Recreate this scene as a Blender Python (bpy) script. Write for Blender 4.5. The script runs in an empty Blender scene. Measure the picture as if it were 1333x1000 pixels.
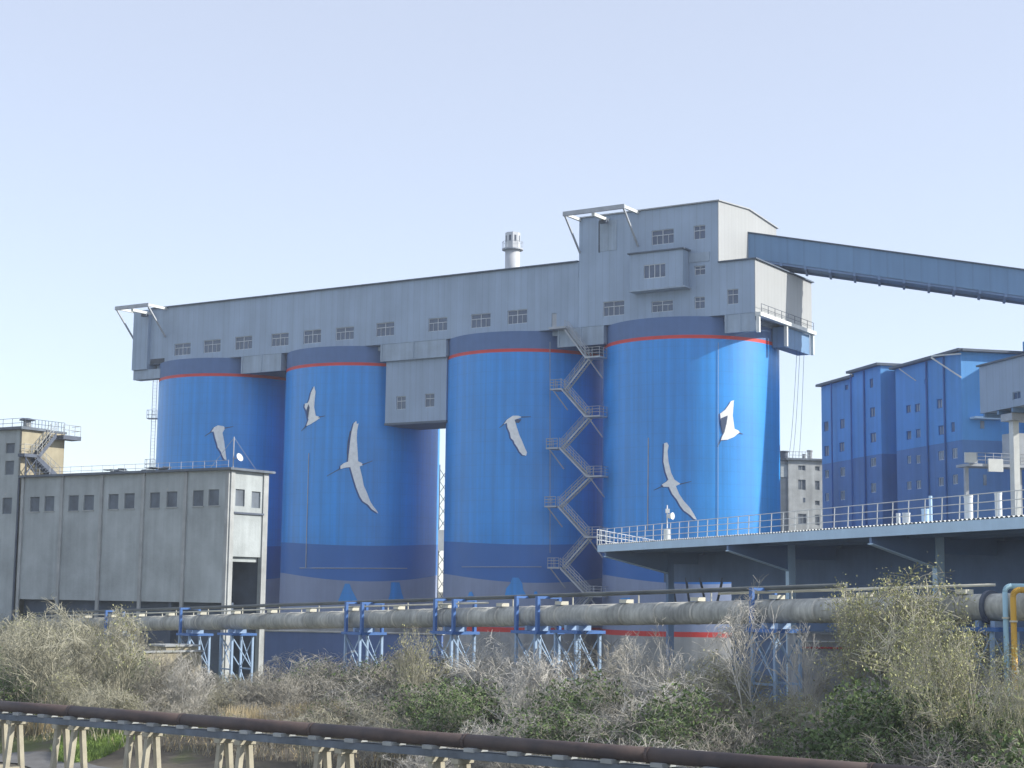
import bpy, bmesh, math, random
from mathutils import Vector, Matrix
V = Vector
S = bpy.context.scene
COL = S.collection
rnd = random.Random(7)

# ---------------------------------------------------------------- camera, sky, sun, exposure
FPX, CAMZ = 2150.0, 9.5
PITCH, ROLL = math.atan(270 / FPX), 0.0124
FW = V((0, math.cos(PITCH), math.sin(PITCH)))
_u0 = V((0, -math.sin(PITCH), math.cos(PITCH)))
RT = V((1, 0, 0)) * math.cos(ROLL) + _u0 * math.sin(ROLL)
UP = _u0 * math.cos(ROLL) - V((1, 0, 0)) * math.sin(ROLL)
CAM = V((0, 0, CAMZ))
cd = bpy.data.cameras.new('camera')
cd.sensor_width = 36
cd.lens = FPX / 1333 * 36
cd.clip_start = 0.5
cd.clip_end = 20000
cam = bpy.data.objects.new('camera', cd)
COL.objects.link(cam)
cam.matrix_world = Matrix(((RT.x, UP.x, -FW.x, CAM.x), (RT.y, UP.y, -FW.y, CAM.y), (RT.z, UP.z, -FW.z, CAM.z), (0, 0, 0, 1)))
S.camera = cam

SUN_AZ = V((math.cos(math.radians(-9.0)), math.sin(math.radians(-9.0)), 0))
SUN_EL = math.radians(29)
w = bpy.data.worlds.new('World')
S.world = w
w.use_nodes = True
nt = w.node_tree
sky = nt.nodes.new('ShaderNodeTexSky')
sky.sky_type = 'NISHITA'
sky.sun_disc = False
sky.sun_elevation = SUN_EL
sky.sun_rotation = math.atan2(SUN_AZ.x, SUN_AZ.y)
sky.altitude = 0
sky.air_density = 0.8
sky.dust_density = 0.3
sky.ozone_density = 1.0
bg = nt.nodes['Background']
bg.inputs['Strength'].default_value = 0.15
veil = nt.nodes.new('ShaderNodeMix')          # constant pale colour added to the sky, evening it and lifting the fill
veil.data_type = 'RGBA'
veil.inputs[0].default_value = 0.6
veil.inputs[7].default_value = (2.5, 2.5, 2.72, 1)
nt.links.new(sky.outputs[0], veil.inputs[6])
nt.links.new(veil.outputs[2], bg.inputs[0])
sl = bpy.data.lights.new('sun', 'SUN')
sl.energy = 2.9
sl.angle = math.radians(0.5)
sl.color = (1, 0.95, 0.86)
so = bpy.data.objects.new('sun', sl)
COL.objects.link(so)
sdir = SUN_AZ * math.cos(SUN_EL) + V((0, 0, math.sin(SUN_EL)))
so.rotation_euler = sdir.to_track_quat('Z', 'Y').to_euler()
so.location = (0, 0, 120)
S.view_settings.view_transform = 'Standard'
S.view_settings.look = 'None'
S.view_settings.gamma = 1
S.view_settings.exposure = 1.05

# ---------------------------------------------------------------- helpers
def ray(u, v):
    return FW + RT * ((u - 666.5) / FPX) + UP * ((500 - v) / FPX)
def on(u, v, P, n):
    d = ray(u, v)
    return CAM + d * ((P - CAM).dot(n) / d.dot(n))
def atY(u, v, Y):
    d = ray(u, v)
    return CAM + d * (Y / d.y)
def oncyl(u, v, P, R):
    d = ray(u, v)
    ox, oy = -P.x, -P.y
    a = d.x**2 + d.y**2
    b = 2 * (ox * d.x + oy * d.y)
    c = ox * ox + oy * oy - R * R
    q = max(b * b - 4 * a * c, 0)
    return CAM + d * ((-b - math.sqrt(q)) / (2 * a))

class Fr:
    """facade frame: a along the facade (to the right), b into the building, z up"""
    def __init__(s, o, d):
        s.o = V((o[0], o[1], 0))
        s.d = V((d[0], d[1], 0)).normalized()
        s.n = V((-s.d.y, s.d.x, 0))
    def p(s, a, b, z):
        return s.o + s.d * a + s.n * b + V((0, 0, z))
    def px(s, u, v, b=0.0):
        q = on(u, v, s.o + s.n * b, s.n)
        return (q - s.o).dot(s.d), q.z
    def shift(s, a, b):
        return Fr(s.p(a, b, 0), s.d)
    def side(s, a, b=0):
        """frame of the right-hand return wall that starts at (a, b)"""
        return Fr(s.p(a, b, 0), s.n)
WORLD = Fr((0, 0), (1, 0))

class MB:
    def __init__(s):
        s.v, s.f = [], []
    def add(s, vs, fs):
        k = len(s.v)
        s.v += [V(x) for x in vs]
        s.f += [tuple(i + k for i in f) for f in fs]
        return s
    def hexa(s, p):
        return s.add(p, [(0, 3, 2, 1), (4, 5, 6, 7), (0, 1, 5, 4), (1, 2, 6, 5), (2, 3, 7, 6), (3, 0, 4, 7)])
    def box(s, fr, a0, a1, b0, b1, z0, z1):
        P = fr.p
        return s.hexa([P(a0, b0, z0), P(a1, b0, z0), P(a1, b1, z0), P(a0, b1, z0), P(a0, b0, z1), P(a1, b0, z1), P(a1, b1, z1), P(a0, b1, z1)])
    def prism(s, pts, ext):
        n = len(pts)
        ext = V(ext)
        vs = [V(p) for p in pts] + [V(p) + ext for p in pts]
        fs = [tuple(range(n))[::-1], tuple(range(n, 2 * n))]
        fs += [(i, (i + 1) % n, n + (i + 1) % n, n + i) for i in range(n)]
        return s.add(vs, fs)
    def tube(s, p, q, r, n=6, r2=None, cap=True):
        p, q = V(p), V(q)
        r2 = r if r2 is None else r2
        t = (q - p)
        if t.length < 1e-6:
            return s
        t.normalize()
        x = t.cross(V((0, 0, 1)) if abs(t.z) < 0.9 else V((1, 0, 0))).normalized()
        y = t.cross(x)
        vs = []
        for c, rr in ((p, r), (q, r2)):
            for i in range(n):
                g = 2 * math.pi * i / n
                vs.append(c + (x * math.cos(g) + y * math.sin(g)) * rr)
        fs = [(i, (i + 1) % n, n + (i + 1) % n, n + i) for i in range(n)]
        if cap:
            fs += [tuple(range(n))[::-1], tuple(range(n, 2 * n))]
        return s.add(vs, fs)
    def bar(s, p, q, w_, h_):
        """square bar from p to q, w_ wide sideways, h_ high"""
        p, q = V(p), V(q)
        t = (q - p).normalized()
        x = t.cross(V((0, 0, 1)) if abs(t.z) < 0.98 else V((0, 1, 0))).normalized() * (w_ / 2)
        y = t.cross(x).normalized() * (h_ / 2)
        return s.hexa([p - x - y, p + x - y, p + x + y, p - x + y, q - x - y, q + x - y, q + x + y, q - x + y])
    def path(s, pts, r, n=8):
        for i in range(len(pts) - 1):
            s.tube(pts[i], pts[i + 1], r, n)
        return s
    def lathe(s, c, prof, n=24):
        vs, fs = [], []
        for (r, z) in prof:
            for i in range(n):
                g = 2 * math.pi * i / n
                vs.append((c[0] + r * math.cos(g), c[1] + r * math.sin(g), c[2] + z))
        for k in range(len(prof) - 1):
            for i in range(n):
                j = (i + 1) % n
                fs.append((k * n + i, k * n + j, (k + 1) * n + j, (k + 1) * n + i))
        fs.append(tuple(range(n))[::-1])
        fs.append(tuple(range((len(prof) - 1) * n, len(prof) * n)))
        return s.add(vs, fs)
    def build(s, name, mat, parent=None, smooth=False, loc=None, fix=True):
        off = OFF.get(parent, V((0, 0, 0))) if parent else V(loc or (0, 0, 0))
        me = bpy.data.meshes.new(name)
        me.from_pydata([tuple(x - off) for x in s.v], [], s.f)
        if fix:
            bm = bmesh.new()
            bm.from_mesh(me)
            bmesh.ops.recalc_face_normals(bm, faces=bm.faces)
            bm.to_mesh(me)
            bm.free()
        me.materials.append(mat)
        if smooth:
            for p in me.polygons:
                p.use_smooth = True
        o = bpy.data.objects.new(name, me)
        COL.objects.link(o)
        if parent:
            o.parent = parent
        else:
            o.location = off
        OFF[o] = off
        return o
OFF = {}
def tag(o, label=None, cat=None, group=None, kind=None):
    if label: o['label'] = label
    if cat: o['category'] = cat
    if group: o['group'] = group
    if kind: o['kind'] = kind
    return o
def thing(name, loc, label, cat, group=None):
    o = bpy.data.objects.new(name, None)
    o.location = loc
    o.empty_display_size = 0.5
    COL.objects.link(o)
    OFF[o] = V(loc)
    return tag(o, label, cat, group)

# ---------------------------------------------------------------- materials
def mk(name, col, rough=0.7, var=0.12, scale=0.25, streak=0.0, spec=0.4, metal=0.0, col2=None, patch=None, ribs=0.0, bump=0.0, coat=0.0, ribdir=None, sts=(1.3, 1.3, 0.06), rings=0.0):
    m = bpy.data.materials.new(name)
    m.use_nodes = True
    T = m.node_tree
    N, L = T.nodes, T.links
    B = N['Principled BSDF']
    B.inputs['Roughness'].default_value = rough
    B.inputs['Specular IOR Level'].default_value = spec
    B.inputs['Metallic'].default_value = metal
    if coat:
        B.inputs['Coat Weight'].default_value = coat
        B.inputs['Coat Roughness'].default_value = 0.3
    tc = N.new('ShaderNodeTexCoord')
    def noise(sc, det=5, vec=None, stretch=None):
        n = N.new('ShaderNodeTexNoise')
        n.inputs['Scale'].default_value = sc
        n.inputs['Detail'].default_value = det
        n.inputs['Roughness'].default_value = 0.6
        if stretch:
            mp = N.new('ShaderNodeMapping')
            mp.inputs['Scale'].default_value = stretch
            L.new(tc.outputs['Object'], mp.inputs[0])
            L.new(mp.outputs[0], n.inputs['Vector'])
        else:
            L.new(tc.outputs['Object'], n.inputs['Vector'])
        return n
    def ramp(src, lo, hi, c0, c1):
        r = N.new('ShaderNodeValToRGB')
        r.color_ramp.elements[0].position = lo
        r.color_ramp.elements[1].position = hi
        r.color_ramp.elements[0].color = (*c0, 1)
        r.color_ramp.elements[1].color = (*c1, 1)
        L.new(src, r.inputs[0])
        return r.outputs[0]
    def mix(kind, fac, a, b):
        x = N.new('ShaderNodeMix')
        x.data_type = 'RGBA'
        x.blend_type = kind
        if isinstance(fac, float): x.inputs[0].default_value = fac
        else: L.new(fac, x.inputs[0])
        L.new(a, x.inputs[6])
        L.new(b, x.inputs[7])
        return x.outputs[2]
    c2 = col2 or tuple(c * (1 - var) for c in col)
    c1 = tuple(min(1, c * (1 + var * 0.6)) for c in col)
    out = ramp(noise(scale).outputs[0], 0.32, 0.68, c2, c1)
    if streak:
        st = ramp(noise(1.0, 4, None, sts).outputs[0], 0.35, 0.7, (1 - streak,) * 3, (1, 1, 1))
        out = mix('MULTIPLY', 1.0, out, st)
    if patch:
        pm = ramp(noise(patch[1], 8).outputs[0], patch[2], patch[2] + 0.06, (0, 0, 0), (1, 1, 1))
        rgb = N.new('ShaderNodeRGB')
        rgb.outputs[0].default_value = (*patch[0], 1)
        out = mix('MIX', pm, out, rgb.outputs[0])
    if ribs:
        sx = N.new('ShaderNodeVectorMath')
        sx.operation = 'DOT_PRODUCT'
        L.new(tc.outputs['Object'], sx.inputs[0])
        sx.inputs[1].default_value = ribdir or (0.843, -0.538, 0)
        ml = N.new('ShaderNodeMath'); ml.operation = 'MULTIPLY'; ml.inputs[1].default_value = ribs
        L.new(sx.outputs['Value'], ml.inputs[0])
        fr = N.new('ShaderNodeMath'); fr.operation = 'FRACT'
        L.new(ml.outputs[0], fr.inputs[0])
        rb = ramp(fr.outputs[0], 0.0, 0.16, (0.86,) * 3, (1, 1, 1))
        out = mix('MULTIPLY', 1.0, out, rb)
    if rings:                                # slipform lift lines
        sz = N.new('ShaderNodeSeparateXYZ'); L.new(tc.outputs['Object'], sz.inputs[0])
        ml = N.new('ShaderNodeMath'); ml.operation = 'MULTIPLY'; ml.inputs[1].default_value = rings
        L.new(sz.outputs['Z'], ml.inputs[0])
        fr = N.new('ShaderNodeMath'); fr.operation = 'FRACT'; L.new(ml.outputs[0], fr.inputs[0])
        out = mix('MULTIPLY', 1.0, out, ramp(fr.outputs[0], 0.0, 0.08, (0.88,) * 3, (1, 1, 1)))
    L.new(out, B.inputs['Base Color'])
    if bump:
        bp = N.new('ShaderNodeBump')
        bp.inputs['Strength'].default_value = bump
        bp.inputs['Distance'].default_value = 0.1
        L.new(noise(4.0, 6).outputs[0], bp.inputs['Height'])
        L.new(bp.outputs[0], B.inputs['Normal'])
    return m
M = {}
M['blue'] = mk('silo_blue_paint', (0.008, 0.31, 0.86), 0.43, 0.14, 0.10, 0.24, 0.75, sts=(1.5, 1.5, 0.03), rings=0.67)
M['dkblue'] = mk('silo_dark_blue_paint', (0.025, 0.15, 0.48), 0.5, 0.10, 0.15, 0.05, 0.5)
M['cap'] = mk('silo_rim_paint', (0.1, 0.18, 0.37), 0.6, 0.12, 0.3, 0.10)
M['red'] = mk('red_stripe_paint', (0.62, 0.055, 0.05), 0.5, 0.10, 0.5)
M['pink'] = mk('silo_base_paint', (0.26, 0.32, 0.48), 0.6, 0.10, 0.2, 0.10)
M['greybase'] = mk('silo_plinth_paint', (0.42, 0.43, 0.44), 0.8, 0.2, 0.4, 0.25)
M['crane'] = mk('white_mural_paint', (0.92, 0.93, 0.92), 0.6, 0.09, 2.2, 0.05, sts=(3, 3, 0.6))
M['craneink'] = mk('dark_mural_paint', (0.06, 0.09, 0.17), 0.6, 0.08, 0.6)
M['clad'] = mk('shade_blue_cladding', (0.34, 0.44, 0.58), 0.55, 0.10, 0.16, 0.14, ribs=1.0, sts=(0.8, 0.8, 0.05))  # bluish shade of the fronts put into the cladding colour
M['cladB'] = mk('sunlit_end_cladding', (0.37, 0.385, 0.39), 0.55, 0.06, 0.1, 0.05, ribs=1.0, ribdir=(0.538, 0.843, 0))  # same cladding, toned apart for the sunlit ends
M['beam'] = mk('grey_floor_beam', (0.37, 0.46, 0.57), 0.7, 0.14, 0.4, 0.2)
M['roofedge'] = mk('dark_roof_edge', (0.10, 0.13, 0.18), 0.6, 0.2, 0.6)
M['roof'] = mk('grey_roof_sheet', (0.36, 0.38, 0.40), 0.6, 0.1, 0.3)
M['frame'] = mk('white_window_frame', (0.62, 0.66, 0.70), 0.5, 0.05, 1.0)
def glass(name, col, rough=0.12):
    return mk(name, col, rough, 0.35, 0.6, 0.0, 0.6, col2=tuple(c * 1.8 for c in col))
M['glass'] = glass('dark_window_glass', (0.045, 0.065, 0.11))
M['galv'] = mk('galvanised_steel', (0.40, 0.43, 0.47), 0.5, 0.15, 0.8)
M['white'] = mk('white_steel', (0.66, 0.68, 0.66), 0.5, 0.10, 0.8)
M['chim'] = mk('pale_chimney_steel', (0.55, 0.57, 0.60), 0.45, 0.12, 0.5, 0.1)
M['bridge'] = mk('blue_grey_bridge_cladding', (0.16, 0.29, 0.48), 0.6, 0.08, 0.1, 0.10, ribs=0.5, ribdir=(0.973, -0.229, 0))
M['bridgeu'] = mk('bridge_underside', (0.16, 0.25, 0.42), 0.7, 0.1, 0.3)
M['conc'] = mk('stained_concrete', (0.42, 0.46, 0.47), 0.9, 0.22, 0.22, 0.16, 0.2, patch=((0.44, 0.44, 0.42), 0.7, 0.70), bump=0.3)
M['concl'] = mk('pale_concrete', (0.43, 0.45, 0.45), 0.9, 0.2, 0.5, 0.22, 0.2, bump=0.2)
M['concy'] = mk('plaster_and_sunlit_wall', (0.40, 0.36, 0.26), 0.9, 0.18, 0.5, 0.2, 0.2, patch=((0.26, 0.23, 0.17), 0.5, 0.60))  # cream plaster; also carries the sun's warmth on the tower side
M['blocked'] = mk('blocked_window_panel', (0.15, 0.18, 0.22), 0.8, 0.3, 0.6, 0.2)
M['dark'] = mk('shaded_interior', (0.1, 0.13, 0.18), 0.9, 0.3, 0.4)  # shade of the undercroft and open bay put into the colour
M['darksteel'] = mk('dark_steel', (0.08, 0.1, 0.14), 0.6, 0.2, 0.8)
M['bld'] = mk('blue_building_paint', (0.11, 0.37, 0.78), 0.7, 0.10, 0.15, 0.12)
M['bldd'] = mk('blue_building_lower_paint', (0.11, 0.25, 0.53), 0.7, 0.12, 0.15, 0.12)
M['bldr'] = mk('shaded_recess_blue', (0.1, 0.17, 0.38), 0.7, 0.12, 0.15, 0.12)  # building blue with the shade of recess and silo foot painted in
M['bldpipe'] = mk('blue_building_pipe_paint', (0.06, 0.17, 0.44), 0.6, 0.1, 0.3)
M['winold'] = mk('dusty_window', (0.24, 0.3, 0.38), 0.4, 0.5, 0.35)
M['fascia'] = mk('pale_blue_fascia', (0.52, 0.7, 0.86), 0.5, 0.08, 0.4, 0.05)
M['deckunder'] = mk('canopy_underside', (0.26, 0.36, 0.52), 0.7, 0.2, 0.5, ribs=1.5, ribdir=(0.94, 0.33, 0))
M['shedwall'] = mk('dark_blue_shed_wall', (0.13, 0.2, 0.34), 0.7, 0.15, 0.3, 0.1)
M['pipe'] = mk('weathered_pipe_jacket', (0.55, 0.55, 0.5), 0.75, 0.35, 0.5, 0.35, 0.3, col2=(0.34, 0.35, 0.33), sts=(4.5, 4.5, 0.5))
M['ringstrap'] = mk('pipe_ring_strap', (0.48, 0.47, 0.42), 0.75, 0.3, 0.8)
M['strap'] = mk('cream_pipe_strap', (0.62, 0.60, 0.50), 0.7, 0.15, 0.8)
M['lattice'] = mk('pale_blue_trestle_paint', (0.32, 0.45, 0.62), 0.55, 0.2, 1.2)
M['bluesteel'] = mk('blue_frame_paint', (0.06, 0.16, 0.42), 0.5, 0.15, 0.8)
M['thin'] = mk('dark_thin_pipe', (0.10, 0.115, 0.12), 0.6, 0.25, 0.6)
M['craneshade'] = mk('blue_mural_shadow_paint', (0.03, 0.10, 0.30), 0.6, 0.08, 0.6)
M['yellow'] = mk('yellow_pipe_paint', (0.62, 0.36, 0.05), 0.5, 0.12, 0.8)
M['cyan'] = mk('pale_cyan_pipe_paint', (0.38, 0.60, 0.70), 0.5, 0.12, 0.8)
M['redpipe'] = mk('red_pipe_paint', (0.50, 0.05, 0.05), 0.5, 0.12, 0.8)
M['rust'] = mk('rusty_pipe', (0.08, 0.056, 0.05), 0.65, 0.35, 0.8, 0.0, 0.4, col2=(0.05, 0.038, 0.04))
M['trest'] = mk('cream_concrete_trestle', (0.44, 0.41, 0.32), 0.9, 0.22, 1.2, 0.15, 0.2)
M['ground'] = mk('dry_ground', (0.15, 0.135, 0.11), 0.95, 0.4, 0.12, 0, 0.1, patch=((0.12, 0.14, 0.06), 0.06, 0.52))
M['road'] = mk('grey_dirt_track', (0.20, 0.20, 0.20), 0.95, 0.3, 0.3, 0, 0.1)
M['twigA'] = mk('tan_twig', (0.37, 0.355, 0.27), 0.9, 0.35, 0.6, 0, 0.15)
M['twigB'] = mk('grey_brown_twig', (0.34, 0.32, 0.27), 0.9, 0.35, 0.6, 0, 0.15)
M['twigC'] = mk('pale_grey_twig', (0.52, 0.5, 0.45), 0.9, 0.3, 0.6, 0, 0.15)
def leafmat(name, a, b):
    m = mk(name, a, 0.7, 0.3, 0.9, 0, 0.25, col2=b)
    B = m.node_tree.nodes['Principled BSDF']
    return m
M['leafY'] = leafmat('yellow_green_bud', (0.42, 0.41, 0.20), (0.27, 0.29, 0.13))
M['leafG'] = leafmat('green_leaf', (0.12, 0.17, 0.06), (0.055, 0.095, 0.035))
M['grass'] = leafmat('spring_grass', (0.24, 0.34, 0.08), (0.10, 0.17, 0.035))
M['reed'] = mk('dry_reed', (0.52, 0.43, 0.26), 0.9, 0.25, 0.8, 0, 0.15)
M['rubble'] = mk('rubble_stone', (0.42, 0.37, 0.28), 0.95, 0.3, 1.0, 0, 0.15)

# ---------------------------------------------------------------- ground
A = V((-0.843, 0.538, 0)); B_ = V((0.538, 0.843, 0))
RUST0, RUST1 = atY(-60, 914.5, 97), atY(820, 981, 65)
rdir = (RUST1 - RUST0); rdir.z = 0; rdir.normalize()
rnrm = V((-rdir.y, rdir.x, 0))           # points away from the camera
if rnrm.y < 0: rnrm = -rnrm
def ground_z(x, y):
    t = (V((x, y, 0)) - V((RUST0.x, RUST0.y, 0))).dot(rnrm)   # distance behind the rusty pipe
    k = max(0.0, min(1.0, (t - 2) / 12.0))
    k = k * k * (3 - 2 * k)
    h = -1.5 + 1.5 * k
    if t < 60:
        h += 0.18 * math.sin(x * 0.55 + y * 0.21) * math.cos(y * 0.43 - x * 0.13)
    return h
def axis(lo, hi, fine0, fine1, step):
    xs = []
    x = fine0
    while x <= fine1: xs.append(x); x += step
    s = step; x = fine1
    while x < hi: s *= 1.5; x += s; xs.append(x)
    s = step; x = fine0
    while x > lo: s *= 1.5; x -= s; xs.insert(0, x)
    return xs
gx, gy = axis(-6000, 6000, -75, 75, 2.0), axis(-900, 9000, 40, 180, 2.0)
g = MB()
g.v = [V((x, y, ground_z(x, y))) for y in gy for x in gx]
nx = len(gx)
g.f = [(j * nx + i, j * nx + i + 1, (j + 1) * nx + i + 1, (j + 1) * nx + i) for j in range(len(gy) - 1) for i in range(nx - 1)]
tag(g.build('ground', M['ground'], smooth=True), kind='structure')
tr = MB()                                   # worn grey track behind the rusty pipe
pts = []
for i in range(40):
    c = RUST0 + rdir * (i * 1.8 - 6) + rnrm * (5.5 + 0.9 * math.sin(i * 0.6))
    for k in range(5):
        q = c + rnrm * (k - 2) * .8
        pts.append(V((q.x, q.y, ground_z(q.x, q.y) + 0.06)))
tr.v = pts
tr.f = [(i * 5 + k, (i + 1) * 5 + k, (i + 1) * 5 + k + 1, i * 5 + k + 1) for i in range(39) for k in range(4)]
tag(tr.build('dirt_track', M['road'], smooth=True), kind='structure')

# ---------------------------------------------------------------- facade helpers
def wall_sheet(mb, fr, a0, a1, z0, z1, holes, depth=0.25, ztop=None):
    """front sheet with rectangular openings and reveals"""
    av = sorted({a0, a1, *[h[0] for h in holes], *[h[1] for h in holes]})
    zv = sorted({z0, z1, *[h[2] for h in holes], *[h[3] for h in holes]})
    for i in range(len(av) - 1):
        for j in range(len(zv) - 1):
            ca, cz = (av[i] + av[i + 1]) / 2, (zv[j] + zv[j + 1]) / 2
            if any(h[0] < ca < h[1] and h[2] < cz < h[3] for h in holes): continue
            mb.add([fr.p(av[i], 0, zv[j]), fr.p(av[i + 1], 0, zv[j]), fr.p(av[i + 1], 0, zv[j + 1]), fr.p(av[i], 0, zv[j + 1])], [(0, 1, 2, 3)])
    for (h0, h1, y0, y1) in holes:
        P = fr.p
        mb.add([P(h0, 0, y0), P(h1, 0, y0), P(h1, 0, y1), P(h0, 0, y1), P(h0, depth, y0), P(h1, depth, y0), P(h1, depth, y1), P(h0, depth, y1)],
               [(0, 4, 5, 1), (1, 5, 6, 2), (2, 6, 7, 3), (3, 7, 4, 0)])
def shell(mb, fr, a0, a1, bd, z0, z1, holes, depth=0.25, right_holes=None, rdepth=0.25):
    """a building block: front with holes, right wall, left wall, back, top, bottom"""
    wall_sheet(mb, fr, a0, a1, z0, z1, holes, depth)
    P = fr.p
    if right_holes is not None:
        wall_sheet(mb, fr.side(a1), 0, bd, z0, z1, right_holes, rdepth)
    else:
        mb.add([P(a1, 0, z0), P(a1, bd, z0), P(a1, bd, z1), P(a1, 0, z1)], [(0, 1, 2, 3)])
    mb.add([P(a0, 0, z0), P(a0, bd, z0), P(a0, bd, z1), P(a0, 0, z1)], [(3, 2, 1, 0)])
    mb.add([P(a0, bd, z0), P(a1, bd, z0), P(a1, bd, z1), P(a0, bd, z1)], [(3, 2, 1, 0)])
    mb.add([P(a0, 0, z1), P(a1, 0, z1), P(a1, bd, z1), P(a0, bd, z1)], [(0, 1, 2, 3)])
    mb.add([P(a0, 0, z0), P(a1, 0, z0), P(a1, bd, z0), P(a0, bd, z0)], [(3, 2, 1, 0)])
def rect_px(fr, u0, v0, u1, v1, b=0.0):
    """photo rectangle (left, top, right, bottom) -> (a0, a1, z0, z1)"""
    um, vm = (u0 + u1) / 2, (v0 + v1) / 2
    return (fr.px(u0, vm, b)[0], fr.px(u1, vm, b)[0], fr.px(um, v1, b)[1], fr.px(um, v0, b)[1])
def window(fr, h, parent, cols=4, transom=0.36, inset=0.16, fw=0.07, pane='glass', frame='frame', label=None):
    a0, a1, z0, z1 = h
    f = MB()
    b0, b1 = inset - 0.04, inset + 0.06
    f.box(fr, a0, a0 + fw, b0, b1, z0, z1); f.box(fr, a1 - fw, a1, b0, b1, z0, z1)
    f.box(fr, a0 + fw, a1 - fw, b0, b1, z0, z0 + fw); f.box(fr, a0 + fw, a1 - fw, b0, b1, z1 - fw, z1)
    zt = z1 - (z1 - z0) * transom
    if transom: f.box(fr, a0 + fw, a1 - fw, b0 + 0.01, b1 - 0.01, zt - fw / 2, zt + fw / 2)
    for k in range(1, cols):
        a = a0 + (a1 - a0) * k / cols
        thick = fw if (cols == 4 and k == 2) else fw * 0.55
        f.box(fr, a - thick / 2, a + thick / 2, b0 - 0.005, b1 - 0.015, z0 + fw, (z1 - fw) if (cols != 4 or k == 2) else zt)
    o = f.build('window', M[frame], parent)
    if label: o['label'] = label
    p = MB().box(fr, a0 + 0.01, a1 - 0.01, inset + 0.02, inset + 0.05, z0 + 0.01, z1 - 0.01)
    p.build('pane', M[pane], o)
    return o

# ---------------------------------------------------------------- silos
P4 = V((22.5, 206, 0)); P3 = P4 + A * 24; P2 = P3 + A * 27.8; P1 = P2 + A * 24.7
SR, ZCAP, ZR1, ZR0 = 11.0, 42.45, 40.2, 39.78
def ring(P, R, zlo, zhi, n=128):
    """cylindrical band, zlo/zhi are numbers or functions of the angle"""
    mb = MB()
    fl = zlo if callable(zlo) else (lambda t: zlo)
    fh = zhi if callable(zhi) else (lambda t: zhi)
    for k in range(n):
        t = 2 * math.pi * k / n
        c, s = math.cos(t) * R, math.sin(t) * R
        mb.v += [V((P.x + c, P.y + s, fl(t))), V((P.x + c, P.y + s, fh(t)))]
    mb.f = [(2 * k, 2 * ((k + 1) % n), 2 * ((k + 1) % n) + 1, 2 * k + 1) for k in range(n)]
    return mb
def on_silo_patch(name, mat, P, pts, parent, lift=0.05):
    """flat painted shape, given as a photo outline, laid on the curved wall"""
    bm = bmesh.new()
    vs = [bm.verts.new((x, y, 0)) for x, y in pts]
    bm.faces.new(vs)
    bmesh.ops.triangulate(bm, faces=bm.faces[:])
    for _ in range(3):
        es = [e for e in bm.edges if e.calc_length() > 4]
        if es:
            bmesh.ops.subdivide_edges(bm, edges=es, cuts=1)
            bmesh.ops.triangulate(bm, faces=bm.faces[:])
    bm.verts.ensure_lookup_table()
    mb = MB()
    mb.v = [oncyl(v.co.x, v.co.y, P, SR + lift) for v in bm.verts]
    mb.f = [tuple(v.index for v in f.verts) for f in bm.faces]
    bm.free()
    return mb.build(name, mat, parent)
def line_px(P, u0, v0, u1, v1, n=6, lift=0.07):
    return [oncyl(u0 + (u1 - u0) * i / n, v0 + (v1 - v0) * i / n, P, SR + lift) for i in range(n + 1)]
def tz(ox, oy, k, pts):
    return [(ox + x * k, oy + y * k) for x, y in pts]
def stroke(pts, wpx):
    """thin painted line as an outline polygon (photo pixels)"""
    (x0, y0), (x1, y1) = pts
    dx, dy = x1 - x0, y1 - y0
    l = math.hypot(dx, dy)
    nx_, ny_ = -dy / l * wpx / 2, dx / l * wpx / 2
    return [(x0 + nx_, y0 + ny_), (x1 + nx_ * .5, y1 + ny_ * .5), (x1 - nx_ * .5, y1 - ny_ * .5), (x0 - nx_, y0 - ny_)]

silos = []
SL = ['blue silo furthest left, partly behind the grey concrete building, one painted crane',
      'blue silo with two painted flying cranes and a thin conduit line, beside the hanging room',
      'blue silo with one painted crane and the zigzag staircase on its right side',
      'blue silo furthest right, below the tall head house, its right side sunlit']
for i, P in enumerate((P1, P2, P3, P4)):
    t = thing('silo', (P.x, P.y, 0), SL[i], 'silo', 'four blue storage silos in a row')
    front = math.atan2(-P.y, -P.x)
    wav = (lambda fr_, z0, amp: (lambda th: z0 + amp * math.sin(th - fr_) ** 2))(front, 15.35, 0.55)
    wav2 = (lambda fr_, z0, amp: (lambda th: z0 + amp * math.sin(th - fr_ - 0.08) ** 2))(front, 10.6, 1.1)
    ring(P, SR, wav, ZR0).build('wall', M['blue'], t, True)
    ring(P, SR, ZR0, ZR1).build('red_stripe', M['red'], t, True)
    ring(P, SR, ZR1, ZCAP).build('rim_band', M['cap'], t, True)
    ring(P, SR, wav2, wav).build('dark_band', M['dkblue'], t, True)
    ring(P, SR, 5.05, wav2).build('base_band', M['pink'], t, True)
    ring(P, SR, 4.45, 5.05).build('lower_red_stripe', M['red'], t, True)
    ring(P, SR, -0.3, 4.45).build('plinth', M['greybase'], t, True)
    MB().lathe((P.x, P.y, ZCAP - 0.3), [(SR - 0.02, 0), (SR - 0.02, 0.28)], 96).build('roof_slab', M['roof'], t)
    silos.append(t)
S1, S2, S3, S4 = silos
def crane(P, silo, parts, necks):
    o = None
    shade = []
    for k, pts in enumerate(parts):
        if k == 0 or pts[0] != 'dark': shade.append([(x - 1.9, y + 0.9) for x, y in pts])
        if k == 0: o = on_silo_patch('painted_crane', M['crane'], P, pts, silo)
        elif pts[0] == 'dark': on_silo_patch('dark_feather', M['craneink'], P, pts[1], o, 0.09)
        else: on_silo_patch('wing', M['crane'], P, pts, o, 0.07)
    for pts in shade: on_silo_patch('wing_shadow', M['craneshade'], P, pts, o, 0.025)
    for pts in necks:
        on_silo_patch('thin_leg', M['craneink'], P, stroke(pts, 1.3), o, 0.06)
    return o
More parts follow.
